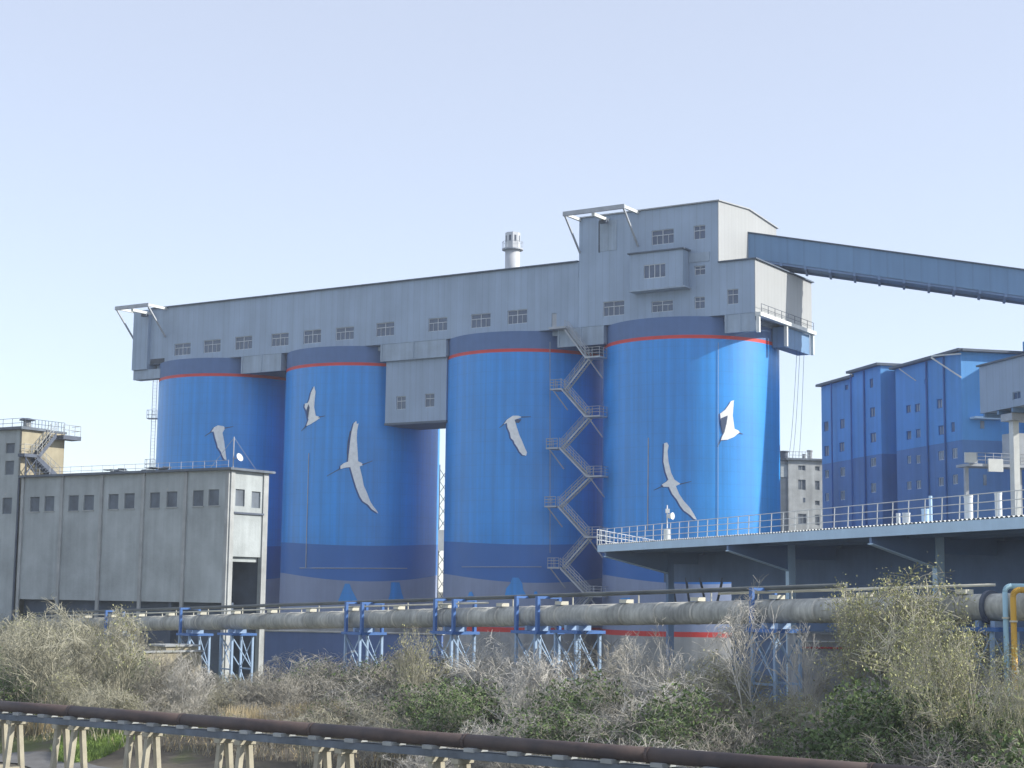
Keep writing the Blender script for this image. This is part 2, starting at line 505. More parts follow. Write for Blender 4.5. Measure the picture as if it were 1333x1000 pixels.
crane(P1, S1, [tz(140, 370, .25, [(540, 768), (555, 745), (575, 735), (605, 740), (612, 750), (604, 764), (599, 775), (606, 812), (611, 850), (616, 888), (619, 915), (607, 912), (599, 896), (589, 871), (574, 850), (569, 828), (560, 800), (553, 768)])],
      [tz(140, 370, .25, [(608, 750), (655, 741)]), tz(140, 370, .25, [(542, 768), (505, 792)])])
crane(P2, S2, [tz(340, 370, .25, [(276, 530), (283, 560), (279, 600), (276, 640), (284, 685), (298, 688), (306, 697), (288, 710), (256, 730), (234, 739), (246, 706), (262, 690), (244, 700), (236, 660), (226, 640), (228, 622), (243, 618), (251, 600), (259, 565)]),
               ('dark', tz(340, 370, .25, [(235, 655), (246, 625), (252, 642), (243, 702)]))],
      [tz(340, 370, .25, [(298, 693), (332, 686)]), tz(340, 370, .25, [(236, 737), (209, 764)])])
crane(P2, S2, [tz(340, 370, .25, [(470, 770), (482, 724), (488, 732), (495, 712), (498, 728), (507, 725), (500, 760), (498, 800), (500, 840), (503, 880), (505, 922), (525, 932), (530, 942), (512, 950), (470, 952), (440, 955), (412, 963), (413, 946), (430, 932), (452, 924), (455, 890), (460, 850), (465, 805)]),
               tz(340, 560, .24, [(482, 196), (500, 260), (515, 310), (535, 360), (550, 385), (580, 405), (600, 430), (636, 453), (626, 435), (606, 410), (591, 385), (576, 345), (556, 300), (549, 260), (534, 196)]),
               ('dark', tz(340, 370, .25, [(452, 920), (455, 885), (450, 880), (458, 800), (470, 765), (462, 765), (450, 820), (446, 880)]))],
      [tz(340, 560, .24, [(430, 208), (355, 250)]), tz(340, 560, .24, [(548, 188), (604, 167)])])
crane(P3, S3, [tz(560, 370, .25, [(382, 730), (400, 705), (430, 685), (460, 685), (476, 692), (462, 699), (440, 706), (448, 735), (456, 760), (466, 790), (478, 815), (490, 845), (504, 876), (500, 893), (482, 890), (465, 872), (454, 850), (440, 831), (434, 815), (420, 801), (415, 775), (402, 745), (399, 722)]),
               ('dark', tz(560, 370, .25, [(440, 711), (450, 703), (476, 703), (462, 722), (446, 722)]))],
      [tz(560, 370, .25, [(474, 692), (524, 690)]), tz(560, 370, .25, [(384, 729), (360, 748)])])
crane(P4, S4, [tz(680, 400, .3, [(615, 590), (628, 587), (635, 600), (630, 625), (634, 670), (646, 720), (660, 748), (686, 766), (666, 776), (680, 810), (700, 840), (727, 870), (746, 900), (757, 922), (745, 919), (728, 902), (700, 882), (685, 862), (670, 835), (650, 810), (636, 780), (612, 779), (605, 770), (625, 757), (633, 748), (621, 715), (612, 670), (614, 620)])],
      [tz(680, 400, .3, [(684, 768), (733, 756)]), tz(680, 400, .3, [(610, 776), (570, 794)])])
crane(P4, S4, [tz(680, 400, .3, [(918, 403), (916, 430), (913, 470), (918, 510), (921, 528), (936, 534), (946, 546), (934, 549), (920, 562), (890, 575), (862, 577), (866, 563), (874, 548), (862, 500), (858, 462), (880, 445), (895, 425), (905, 408)]),
               ('dark', tz(680, 400, .3, [(862, 482), (891, 470), (887, 500), (876, 545), (868, 545), (861, 505)]))],
      [tz(680, 400, .3, [(940, 545), (958, 551)]), tz(680, 400, .3, [(862, 576), (846, 606)])])
# painted blue tree shapes on the base bands
for P, s_, pts in ((P2, S2, [(440, 783), (446, 768), (449, 760), (455, 760), (458, 768), (466, 783)]), (P2, S2, [(505, 783), (508, 772), (509, 758), (520, 758), (523, 772), (527, 783)]),
                   (P3, S3, [(657, 776), (659, 766), (664, 760), (667, 752), (675, 752), (680, 760), (681, 768), (686, 776)]), (P3, S3, [(609, 776), (611, 771), (614, 770), (617, 776)]), (P3, S3, [(694, 776), (696, 770), (699, 770), (701, 776)]),
                   (P4, S4, [(806, 785), (807, 779), (820, 778), (821, 785)])):
    on_silo_patch('painted_tree', M['blue'], P, pts, s_, 0.05)
def conduit(P, s_, name, segs, r=0.06):
    mb = MB()
    for a in segs: mb.path(line_px(P, *a), r, 5)
    return mb.build(name, M['galv'], s_)
conduit(P2, S2, 'conduit', [(402, 590, 398, 739), (390, 739.5, 530, 740)])
conduit(P3, S3, 'conduit', [(601, 738, 705, 738)], 0.04)
conduit(P3, S3, 'downpipe', [(716, 445, 716, 720)], 0.04)
conduit(P4, S4, 'downpipe', [(844, 570, 843, 690)])
conduit(P4, S4, 'panel_joint', [(935, 446, 934.5, 700)], 0.025)
# caged ladder with rest landings on the far left silo
mb = MB()
lf = Fr(P1 + V((-SR - 0.5, -1.5, 0)), (1, 0))
for a in (-0.3, 0.3): mb.tube(lf.p(a, 0, 2), lf.p(a, 0, 42.5), 0.04, 4)
for z in range(4, 84): mb.tube(lf.p(-0.3, 0, z * 0.5), lf.p(0.3, 0, z * 0.5), 0.02, 4)
lad = mb.build('ladder', M['galv'], S1)
for z in (27.0, 34.4):
    mb = MB().box(lf, -0.9, 0.6, -0.6, 0.7, z, z + 0.12)
    for a in (-0.9, -0.1, 0.6):
        mb.tube(lf.p(a, -0.6, z), lf.p(a, -0.6, z + 1.3), 0.035, 4)
        mb.tube(lf.p(a, 0.6, z), lf.p(a, 0.6, z + 1.3), 0.035, 4)
    for h in (0.6, 1.3):
        mb.tube(lf.p(-0.9, -0.6, z + h), lf.p(0.6, -0.6, z + h), 0.03, 4)
        mb.tube(lf.p(-0.9, -0.6, z + h), lf.p(-0.9, 0.7, z + h), 0.03, 4)
    mb.build('landing', M['galv'], lad)

# ---------------------------------------------------------------- gallery over the silos and head house
HB = 8.65                                   # half width
G = Fr(P4 - B_ * HB, (-A.x, -A.y))          # front plane, a to the right, b into the building
GB = 42.48
gal = thing('conveyor_gallery', tuple(G.p(-45, HB, GB)), 'long grey clad gallery running along the tops of the blue silos', 'gallery')
gw = [(227, 447, 248, 462.5), (265, 442.5, 287, 459), (306, 438, 328, 455), (353, 434, 375.5, 450.5), (395, 429.5, 417.8, 447), (437, 426, 460.5, 442.5), (489.5, 420, 513, 437.5), (557.5, 414, 582, 431), (613, 408.5, 638.5, 426.5), (660.5, 403.5, 686, 421.5)]
gh = [rect_px(G, *r) for r in gw]
dr = rect_px(G, 718, 408, 724.5, 429)
dr = (dr[0], dr[1], GB + 0.15, dr[3])
aL, aR = G.px(195, 440)[0], G.px(753, 380)[0]
ZG = 50.85
mb = MB()
shell(mb, G, aL, aR, 2 * HB, GB, ZG, gh + [dr], 0.22)
mb.build('wall', M['clad'], gal)
for h in gh: window(G, h, gal)
f = MB().box(G, dr[0] + .02, dr[1] - .02, 0.1, 0.16, dr[2], dr[3] - .02).build('door', M['galv'], gal)
mb = MB()
mb.prism([G.p(aL - 0.3, -0.35, ZG), G.p(aL - 0.3, HB, ZG + 0.5), G.p(aL - 0.3, 2 * HB + 0.35, ZG), G.p(aL - 0.3, 2 * HB + 0.35, ZG + 0.15), G.p(aL - 0.3, HB, ZG + 0.7), G.p(aL - 0.3, -0.35, ZG + 0.15)], G.d * (aR - aL + 0.28))
mb.build('roof', M['roofedge'], gal)
# floor beams between the silos (hidden behind the rims elsewhere)
for (u0, u1, v0, v1) in ((314, 366, 471, 483.5), (495.5, 581, 451, 466.5), (726, 786, 431, 449), (943.5, 983, 411, 431)):
    a0, a1 = G.px(u0, (v0 + v1) / 2)[0], G.px(u1, (v0 + v1) / 2)[0]
    z0 = G.px((u0 + u1) / 2, v1)[1]
    mb = MB().box(G, a0, a1, 0.05, 1.0, z0, GB - 0.01)
    n = max(2, int((a1 - a0) / 4))
    for k in range(n + 1):
        a = a0 + (a1 - a0 - 0.25) * k / n
        mb.box(G, a, a + 0.25, -0.05, 0.05, z0, GB - 0.02)
    mb.box(G, a0, a1, -0.03, 0.05, z0 - 0.12, z0)
    mb.build('floor_beam', M['beam'], gal)
MB().box(G, aL + .5, 11, 1.2, 2 * HB - 0.5, GB - 0.6, GB - 0.02).build('floor_slab', M['beam'], gal)
# projecting bay at the left end
e0 = G.px(176, 445)[0]; e1 = G.px(196, 445)[0]
zb0 = G.px(186, 481, -0.5)[1]
MB().box(G, e0, aL + 0.1, -0.5, 2 * HB - 1, zb0, ZG - 0.1).build('end_bay', M['clad'], gal)
MB().box(G, e0 + 0.1, G.px(210, 482)[0], -0.2, 1.4, zb0 - 1.45, zb0 - 0.02).build('end_beam', M['beam'], gal)
lv = rect_px(G, 196, 467, 214, 473.5)
mb = MB()
for k in range(5):
    z = lv[2] + (lv[3] - lv[2]) * k / 5
    mb.box(G, lv[0], lv[1], -0.10, -0.01, z, z + 0.07)
mb.box(G, lv[0], lv[1], -0.03, -0.005, lv[2], lv[3])
mb.build('louvre', M['darksteel'], gal)
def hoist(fr, ul, ur, vref, z, parent, proj=3.9, door=None, mid=True):
    """outrigger frame at roof level: front beam, arms back to the wall, diagonal braces"""
    a0, a1 = fr.px(ul, vref)[0], fr.px(ur, vref)[0]
    o = MB().box(fr, a0 - 0.2, a1 + 0.2, -proj - 0.15, -proj + 0.15, z - 0.35, z + 0.2).build('hoist_frame', M['galv'], parent)
    for a in (a0, a1):
        MB().box(fr, a - 0.14, a + 0.14, -proj + 0.16, -0.02, z - 0.25, z + 0.1).build('arm', M['white'], o)
        MB().bar(fr.p(a, -proj + 0.1, z - 0.3), fr.p(a, -0.05, z - 4.3), 0.2, 0.2).build('brace', M['galv'], o)
    if mid:
        am = a0 + (a1 - a0) * 0.48
        MB().box(fr, am - 0.22, am + 0.22, -proj + 0.16, 0.0, z - 0.75, z - 0.37).build('trolley_rail', M['white'], o)
        MB().box(fr, am - 0.5, am + 0.5, -1.4, -0.9, z - 1.15, z - 0.77).build('trolley', M['darksteel'], o)
hoist(G, 176.5, 217, 405, 50.75, gal)

hh = thing('head_house', tuple(G.p(1, HB, GB)), 'tall grey clad head house above the right hand silo, where the inclined bridge ends', 'building')
aU0, aU1, aE = G.px(754, 310)[0], G.px(934.5, 300)[0], G.px(982.3, 370)[0]
ZU, ZL = 56.4, 48.85
hl = [rect_px(G, *r) for r in ((785, 392, 812.5, 411), (848, 391.5, 876, 406), (904, 386.5, 917.5, 402), (904, 346, 918, 358), (946.5, 376.5, 961, 396))]
hu = [rect_px(G, *r) for r in ((848, 299, 877, 318), (903, 293.5, 918, 311.5))]
mb = MB()
shell(mb, G, aR + 0.02, aE, 2 * HB, GB, ZL, hl, 0.22)
mb.build('lower_wall', M['clad'], hh)
mb = MB()
hu2 = [h for h in hu]
shell(mb, G, aU0, aU1, 2 * HB, ZL, ZU, hu2, 0.22)
mb.build('upper_wall', M['clad'], hh)
# end skins in the sunlit copy of the cladding, proud of the shells
gable = [G.p(aU1 + 0.01, -0.01, ZL + 0.02), G.p(aU1 + 0.01, 2 * HB, ZL + 0.02), G.p(aU1 + 0.01, 2 * HB, ZU + 0.05), G.p(aU1 + 0.01, HB, ZU + 0.75), G.p(aU1 + 0.01, -0.01, ZU + 0.05)]
MB().prism(gable, G.d * 0.08).build('upper_end_wall', M['cladB'], hh)
MB().box(G, aE + 0.01, aE + 0.08, 0, 2 * HB, GB + 0.02, ZL - 0.02).build('lower_end_wall', M['cladB'], hh)
mb = MB()
x0, x1 = aU0 - 0.25, aU1 + 0.3
mb.prism([G.p(x0, -0.3, ZU), G.p(x0, HB, ZU + 0.72), G.p(x0, 2 * HB + 0.3, ZU), G.p(x0, 2 * HB + 0.3, ZU + 0.14), G.p(x0, HB, ZU + 0.88), G.p(x0, -0.3, ZU + 0.14)], G.d * (x1 - x0))
mb.build('upper_roof', M['roof'], hh)
MB().box(G, aU1 + 0.1, aE + 0.35, -0.3, 2 * HB + 0.3, ZL + 0.01, ZL + 0.16).build('lower_roof', M['roofedge'], hh)
for h in hl: window(G, h, hh, cols=4 if h[1] - h[0] > 2 else 2)
window(G, hu[0], hh, 4); window(G, hu[1], hh, 2)
pp = rect_px(G, 897, 329, 924, 341)
MB().box(G, pp[0], pp[1], -.08, -.01, pp[2], pp[3]).build('wall_panel', M['beam'], hh)
# hoist door on the upper wall
dd = rect_px(G, 781, 287, 803, 326.5)
mb = MB().box(G, dd[0], dd[1], -0.06, -0.005, dd[2], dd[3])
for k in range(3):
    a = dd[0] + (dd[1] - dd[0]) * (k + .5) / 3
    mb.box(G, a - .03, a + .03, -0.09, -0.06, dd[2] + .1, dd[3] - .1)
o = mb.build('hoist_door', M['beam'], hh)
MB().box(G, dd[0] - 0.15, dd[0] - 0.01, -0.12, -0.005, dd[2] - .1, dd[3]).build('rail', M['darksteel'], o)
hoist(G, 755.5, 831, 285, ZU - 0.1, hh)
# projecting bay
by = rect_px(G, 820, 328, 889, 375, -1.6)
bz0, bz1 = by[2], by[3]
BF_ = Fr(G.p(0, -1.6, 0), G.d)
bw = rect_px(BF_, 838, 344, 866, 362)
mb = MB()
shell(mb, BF_, by[0], by[1], 1.58, bz0, bz1, [bw], 0.15)
bay = mb.build('projecting_bay', M['clad'], hh)
MB().box(BF_, by[0] - .25, by[1] + .25, -.25, 1.6, bz1 + .01, bz1 + .18).build('bay_roof', M['roofedge'], bay)
MB().box(BF_, by[0] - .1, by[1] + .3, -.1, 1.6, bz0 - .2, bz0 - .01).build('bay_floor', M['beam'], bay)
f = MB()
for k in range(5):
    a = bw[0] + (bw[1] - bw[0]) * k / 4
    f.box(BF_, a - .04, a + .04, .06, .12, bw[2], bw[3])
f.box(BF_, bw[0], bw[1], .05, .11, bw[2], bw[2] + .08).box(BF_, bw[0], bw[1], .05, .11, bw[3] - .08, bw[3])
f.build('bay_window', M['frame'], bay)
MB().box(BF_, bw[0], bw[1], .10, .14, bw[2], bw[3]).build('bay_pane', M['glass'], bay)
# ledge, railing, posts and girder under the sunlit end
EF = G.side(aE)
led = MB().box(EF, -0.1, 2 * HB - 0.3, -0.8, -0.1, GB - 0.45, GB + 0.0).build('end_ledge', M['white'], hh)
mb = MB()
for k in range(9):
    a = 0.2 + k * 2.0
    mb.tube(EF.p(a, -0.75, GB), EF.p(a, -0.75, GB + 1.0), 0.035, 4)
mb.tube(EF.p(0.2, -0.75, GB + 1.0), EF.p(16.2, -0.75, GB + 1.0), 0.035, 4)
mb.tube(EF.p(0.2, -0.75, GB + .5), EF.p(16.2, -0.75, GB + .5), 0.03, 4)
mb.build('ledge_railing', M['darksteel'], hh)
for a in (0.1, 8.3, 16.6):
    MB().box(EF, a - 0.18, a + 0.18, -0.6, -0.2, GB - (2.4 if a < 1 else 3.0), GB - 0.46).build('end_post', M['white'], hh)
MB().box(EF, 8.55, 16.35, -0.15, 1.5, GB - 3.0, GB - 0.5).build('end_girder', M['bridge'], hh)

# hanging room between silos two and three
HR = Fr(G.p(0, 0.5, 0), G.d)
r0 = HR.px(502, 510)[0]; r1 = HR.px(581, 510)[0]
rz0 = HR.px(540, 549)[1]
rw = [rect_px(HR, 516, 516, 528, 533), rect_px(HR, 553, 512.5, 565.3, 530)]
hr = thing('hanging_room', tuple(HR.p((r0 + r1) / 2, 3, rz0)), 'grey clad room with two small windows hanging under the gallery between two silos', 'building')
mb = MB()
shell(mb, HR, r0, r1, 7, rz0, GB - 2.1, rw, 0.2)
mb.build('wall', M['clad'], hr)
for h in rw: window(HR, h, hr, 2)
MB().box(HR, r0 - .08, r1 + .08, -.06, 7.1, rz0 - 0.3, rz0 - .01).build('floor_edge', M['roofedge'], hr)

# chimney behind the gallery
cc = atY(667, 350, 236)
cz0 = 50.9
chn = thing('chimney', (cc.x, cc.y, cz0), 'pale steel chimney with a walkway ring behind the gallery roof', 'chimney')
ztop = atY(667, 303.5, 236).z; zring = atY(667, 326, 236).z
MB().lathe((cc.x, cc.y, cz0), [(1.08, 0), (1.08, zring - cz0)], 28).build('shaft', M['chim'], chn, True)
MB().lathe((cc.x, cc.y, zring + .2), [(1.1, 0), (1.1, ztop - zring - .2)], 8).build('head', M['chim'], chn)
mb = MB().lathe((cc.x, cc.y, zring), [(1.55, 0), (1.55, .2)], 24)
mb.build('ring_platform', M['galv'], chn)
mb = MB()
for k in range(12):
    g_ = 2 * math.pi * k / 12
    q = V((cc.x + 1.5 * math.cos(g_), cc.y + 1.5 * math.sin(g_), zring + .2))
    mb.tube(q, q + V((0, 0, 1.0)), .03, 4)
    g2 = 2 * math.pi * (k + 1) / 12
    q2 = V((cc.x + 1.5 * math.cos(g2), cc.y + 1.5 * math.sin(g2), zring + 1.2))
    mb.tube(q + V((0, 0, 1)), q2, .03, 4)
mb.build('railing', M['galv'], chn)
for k in range(8):
    g_ = 2 * math.pi * (k + .5) / 8
    fr = Fr((cc.x + 1.02 * math.cos(g_), cc.y + 1.02 * math.sin(g_)), (-math.sin(g_), math.cos(g_)))
    MB().box(fr, -.14, .14, -.03, .05, ztop - 1.35, ztop - .45).build('vent_slot', M['darksteel'], chn)

# inclined conveyor bridge
sP = on(973, 303.5, EF.o + EF.n * (aE - aU1), EF.n)
far = atY(1333, 352.0, sP.y * 33.6 / 34.9)
bdir = (far - sP).normalized()
bend = sP + (far - sP) * 1.75
bh = V((bdir.x, bdir.y, 0)).normalized()
bn = V((-bh.y, bh.x, 0))
br = thing('conveyor_bridge', tuple(far), 'blue grey inclined conveyor bridge descending to the right from the head house', 'bridge')
zf = -(344.5 - 310.7) / FPX * sP.y
def sec(P, b, z): return P + bn * b + V((0, 0, z))
st = sP - bdir * 3
mb = MB().hexa([sec(st, 0, zf), sec(bend, 0, zf), sec(bend, 4.2, zf), sec(st, 4.2, zf), sec(st, 0, 0), sec(bend, 0, 0), sec(bend, 4.2, 0), sec(st, 4.2, 0)])
mb.build('enclosure', M['bridge'], br)
mb = MB().hexa([sec(st, -.2, .02), sec(bend, -.2, .02), sec(bend, 4.4, .02), sec(st, 4.4, .02), sec(st, -.2, .15), sec(bend, -.2, .15), sec(bend, 4.4, .15), sec(st, 4.4, .15)])
mb.build('roof', M['roofedge'], br)
mb = MB()
L_ = (bend - st).length
for k in range(int(L_ / 3)):
    q = st + bdir * (4 + 3 * k)
    mb.hexa([sec(q, -.1, zf - .45), sec(q + bdir * .3, -.1, zf - .45), sec(q + bdir * .3, 4.3, zf - .45), sec(q, 4.3, zf - .45), sec(q, -.1, zf - .01), sec(q + bdir * .3, -.1, zf - .01), sec(q + bdir * .3, 4.3, zf - .01), sec(q, 4.3, zf - .01)])
for b in (0.1, 4.0):
    mb.hexa([sec(st, b, zf - .3), sec(bend, b, zf - .3), sec(bend, b + .15, zf - .3), sec(st, b + .15, zf - .3), sec(st, b, zf - .02), sec(bend, b, zf - .02), sec(bend, b + .15, zf - .02), sec(st, b + .15, zf - .02)])
mb.build('floor_joists', M['bridgeu'], br)

# ---------------------------------------------------------------- zigzag staircase
SF = Fr(G.p(0, -1.3, 0), G.d)
def spx(u, v): return SF.px(u, v)
zig = [(735, 428, 762, 464), (782, 464, 730, 505), (715, 505, 762, 541), (782, 541, 725, 582), (713, 582, 764, 619), (783, 619, 723, 658), (711, 658, 762, 698), (782, 698, 727, 738), (714, 738, 764, 775), (783, 775, 730, 812)]
stz = thing('zigzag_staircase', tuple(SF.p(-11, 0, 0)), 'grey steel zigzag staircase between the two right hand silos', 'staircase')
for k, (u0, v0, u1, v1) in enumerate(zig):
    b = 0.0 if k % 2 == 0 else 0.95
    (a0, z0), (a1, z1) = spx(u0 if k % 2 == 0 else u0 - 20, v0), spx(u1, v1)
    if k == 0: pass
    elif k % 2 == 0: a0 = spx(u0 + 15, v0)[0]
    f = MB()
    for bb in (b, b + 0.8):
        f.hexa([SF.p(a0, bb, z0 - .3), SF.p(a1, bb, z1 - .3), SF.p(a1, bb + .06, z1 - .3), SF.p(a0, bb + .06, z0 - .3), SF.p(a0, bb, z0), SF.p(a1, bb, z1), SF.p(a1, bb + .06, z1), SF.p(a0, bb + .06, z0)])
    n = 15
    for i in range(n):
        t = (i + .5) / n
        a, z = a0 + (a1 - a0) * t, z0 + (z1 - z0) * t
        f.box(SF, a - .14, a + .14, b + .07, b + .79, z - .14, z - .10)
    fl = f.build('flight', M['galv'], stz)
    for bb in (b + .02, b + .82):
        h = MB()
        for hh_ in (0.4, 0.75, 1.1):
            h.tube(SF.p(a0, bb, z0 + hh_), SF.p(a1, bb, z1 + hh_), .035, 4)
        for i in range(6):
            t = i / 5
            a, z = a0 + (a1 - a0) * t, z0 + (z1 - z0) * t
            h.tube(SF.p(a, bb, z), SF.p(a, bb, z + 1.1), .03, 4)
        h.build('handrail', M['galv'], fl)
    # landing at the end of this flight
    if k % 2 == 0: l0, l1 = a1 - .1, a1 + 2.05
    else: l0, l1 = a1 - 1.6, a1 + .1
    la = MB().box(SF, l0, l1, -.02, 1.85, z1 - .22, z1 - .02).build('landing', M['galv'], stz)
    h = MB()
    for hh_ in (0.4, 0.75, 1.1):
        if k % 2 == 0:
            h.path([SF.p(l0 + .1, 0, z1 + hh_), SF.p(l1, 0, z1 + hh_), SF.p(l1, 1.8, z1 + hh_)], .035, 4)
        else:
            h.path([SF.p(l1 - .1, 0, z1 + hh_), SF.p(l0, 0, z1 + hh_), SF.p(l0, 1.8, z1 + hh_)], .035, 4)
    for a in (l0 + .05, (l0 + l1) / 2, l1 - .05):
        h.tube(SF.p(a, 0, z1), SF.p(a, 0, z1 + 1.1), .035, 4)
    e = l1 if k % 2 == 0 else l0
    for bb in (0.9, 1.8): h.tube(SF.p(e, bb, z1), SF.p(e, bb, z1 + 1.1), .035, 4)
    h.build('landing_rail', M['galv'], la)
    MB().bar(SF.p(l0 + .4, 0.1, z1 - .2), SF.p(l0 + 1.5, 1.9, z1 - 2.6), .12, .12).build('bracket', M['galv'], la)
z0 = GB + .1
MB().box(SF, SF.px(714, 429)[0], SF.px(736, 428)[0], 0, 1.25, z0 - .25, z0).build('top_landing', M['galv'], stz)

# ---------------------------------------------------------------- grey concrete building on the left
q = atY(294.5, 770, 163)
LB = Fr((q.x, q.y), (-A.x, -A.y))
zT = LB.px(297, 612)[1]; zW = LB.px(293, 785)[1]
a28 = LB.px(27, 640)[0]
lbd = thing('concrete_building', tuple(LB.p(-12, 4, 0)), 'weathered grey concrete building with a row of blocked up windows and an open bay', 'building')
lw = [(39, 647, 51.2, 666), (57.8, 646, 70.5, 665.2), (89, 645, 102.2, 664.8), (108.8, 644.5, 122.2, 664), (141, 643.3, 154, 662.8), (161.8, 642.3, 175, 662), (195, 641.3, 208, 661), (216.8, 640, 230.5, 660), (251, 638.5, 264.8, 658.8), (271.3, 637.2, 285, 658)]
lh = [rect_px(LB, *r) for r in lw]
RF = LB.side(0.0)
rd = RF.px(346.5, 700)[0]
rh = [rect_px(RF, 306.5, 637, 318.5, 659), rect_px(RF, 327.5, 640, 339, 661.5)]
door = (RF.px(300.5, 770)[0], RF.px(337.5, 770)[0], 0.05, RF.px(320, 725)[1])
mb = MB()
wall_sheet(mb, LB, a28, 0, zW, zT, lh, 0.3)
wall_sheet(mb, RF, 0, rd, 0, zT, rh, 0.3)if False else wall_sheet(mb, RF, 0, rd, 0, zT, rh + [door], 0.3)
P = LB.p
mb.add([P(a28, 0, zW), P(a28, rd, zW), P(a28, rd, zT), P(a28, 0, zT)], [(3, 2, 1, 0)])
mb.add([P(a28, rd, 0), P(0, rd, 0), P(0, rd, zT), P(a28, rd, zT)], [(3, 2, 1, 0)])
mb.add([P(a28, 0, zW), P(0, 0, zW), P(0, 1.2, zW), P(a28, 1.2, zW)], [(3, 2, 1, 0)])
mb.build('wall', M['conc'], lbd)
MB().box(LB, a28, -0.35, 1.2, 1.5, 0, zW + .02).build('recessed_base', M['dark'], lbd)  # dark sheet standing for the shade under the building
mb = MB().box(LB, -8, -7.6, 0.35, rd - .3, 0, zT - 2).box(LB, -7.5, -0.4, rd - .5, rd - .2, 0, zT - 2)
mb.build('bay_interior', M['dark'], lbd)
for h in lh: MB().box(LB, h[0], h[1], .16, .3, h[2], h[3]).build('window', M['blocked'], lbd)
for h in rh: MB().box(RF, h[0], h[1], .16, .3, h[2], h[3]).build('window', M['blocked'], lbd)
for h in lh: MB().box(LB, h[0] - .08, h[1] + .08, -.08, .1, h[2] - .12, h[2] - .003).build('sill', M['concl'], lbd)
for u in (28.5, 79.5, 131, 185, 240):
    a = LB.px(u, 640)[0]
    MB().box(LB, a + .05, a + .45, -.18, -.003, 0, zT - .02).build('pilaster', M['concl'], lbd)
MB().box(LB, -.42, .0, -.17, -.003, 0, zT - .02).build('pilaster', M['concl'], lbd)
MB().box(RF, .05, door[0] - .05, -.15, -.003, 0, zT - .02).build('pilaster', M['concl'], lbd)
MB().box(RF, rd - .75, rd - .02, -.15, -.003, 0, zT - .02).build('pilaster', M['concl'], lbd)
lz = RF.px(322, 668.5)[1]
MB().box(RF, RF.px(303, 668)[0], RF.px(342, 668)[0], -.2, -.003, lz - .1, lz + .08).build('ledge', M['darksteel'], lbd)
MB().box(RF, door[0] + .02, door[1] - .02, .4, .6, door[3] - .5, door[3] - .05).build('door_lintel', M['conc'], lbd)
MB().box(LB, a28 + .02, .55, -.5, rd + .5, zT + .003, zT + .24).build('roof', M['blocked'], lbd)
mb = MB()
for k in range(24):
    a = -1 - k * 1.6
    if a < a28: break
    mb.tube(LB.p(a, .8, zT + .2), LB.p(a, .8, zT + 1.1), .025, 4)
for h in (.6, 1.05): mb.tube(LB.p(a28 + .3, .8, zT + h), LB.p(-1, .8, zT + h), .02, 4)
mb.build('roof_railing', M['galv'], lbd)
ax = LB.px(25, 640)[0]
dp = MB().tube(LB.p(a28 - .12, -.2, 0), LB.p(a28 - .12, -.2, zT), .12, 8).build('downpipe', M['darksteel'], lbd)
# mast, dish and scrap on the roof corner
mq = LB.p(-.1, .5, zT + .24)
ms = thing('antenna_mast', tuple(mq), 'thin mast with a small round dish on the corner of the concrete roof', 'antenna')
MB().tube(mq, mq + V((0, 0, 3.1)), .06, 6).build('pole', M['galv'], ms)
mb = MB().lathe((0, 0, 0), [(.02, 0), (.28, .05), (.42, .16), (.43, .17), (.27, .08), (.02, .05)], 16)
rot = V((1, -.7, .5)).to_track_quat('Z', 'Y').to_matrix()
mb.v = [rot @ x + mq + V((.55, -.1, 1.0)) for x in mb.v]
mb.build('dish', M['white'], ms)
MB().tube(mq + V((0, 0, .9)), mq + V((.55, -.1, 1.02)), .04, 5).build('bracket', M['galv'], ms)
mb = MB()
for d_ in (V((-2.4, .8, -3.0)), V((2.0, 1.6, -3.0)), V((-.4, 2.6, -3.0))): mb.tube(mq + V((0, 0, 3.0)) , mq + V((0, 0, 3.0)) + d_, .02, 4)
mb.build('guy_wire', M['galv'], ms)
for (u, s_, nm, lab) in ((137, 1.0, 'scrap_pile', 'small dark heap of scrap on the concrete roof edge beside the tower side'), (190, 1.5, 'scrap_sheet_pile', 'flat pile of scrap sheets on the roof in front of the leftmost silo')):
    a = LB.px(u, 612)[0]
    mb = MB()
    rr = random.Random(u)
    for k in range(9):
        c = LB.p(a + rr.uniform(-1, 1) * s_, 1.5 + rr.uniform(-.5, .5), zT + .24 + .03 + .05 * k)
        f_ = Fr((c.x, c.y), (math.cos(k), math.sin(k)))
        mb.box(f_, -.8 * s_ * rr.uniform(.5, 1), .7 * s_ * rr.uniform(.5, 1), -.4, .4, c.z - .05, c.z + .05)
    tag(mb.build(nm, M['blocked'], loc=tuple(LB.p(a, 1.5, zT + .24))), lab, 'scrap')

# tower with outside stairs, left edge
TF = LB
zTT = TF.px(28, 559)[1]
tw = thing('stair_tower', tuple(LB.p(a28 - 6, 4, 0)), 'taller concrete tower at the left edge with a warm toned sunlit side wall', 'building')
TS = TF.side(a28 - .25)
td = TS.px(83, 600)[0]
th = [rect_px(LB, *r) for r in ((3, 648, 15.3, 669), (7.5, 577, 19, 590), (6.5, 600, 18, 618), (-40, 578, -28, 592), (-42, 602, -30, 620), (-45, 650, -32, 670))]
mb = MB()
wall_sheet(mb, LB, a28 - 22, a28 - .25, 0, zTT, th, .3)
Pp = LB.p
mb.add([Pp(a28 - 22, 0, 0), Pp(a28 - 22, td, 0), Pp(a28 - 22, td, zTT), Pp(a28 - 22, 0, zTT)], [(3, 2, 1, 0)])
mb.add([Pp(a28 - 22, td, 0), Pp(a28 - .25, td, 0), Pp(a28 - .25, td, zTT), Pp(a28 - 22, td, zTT)], [(3, 2, 1, 0)])
mb.build('front_wall', M['conc'], tw)
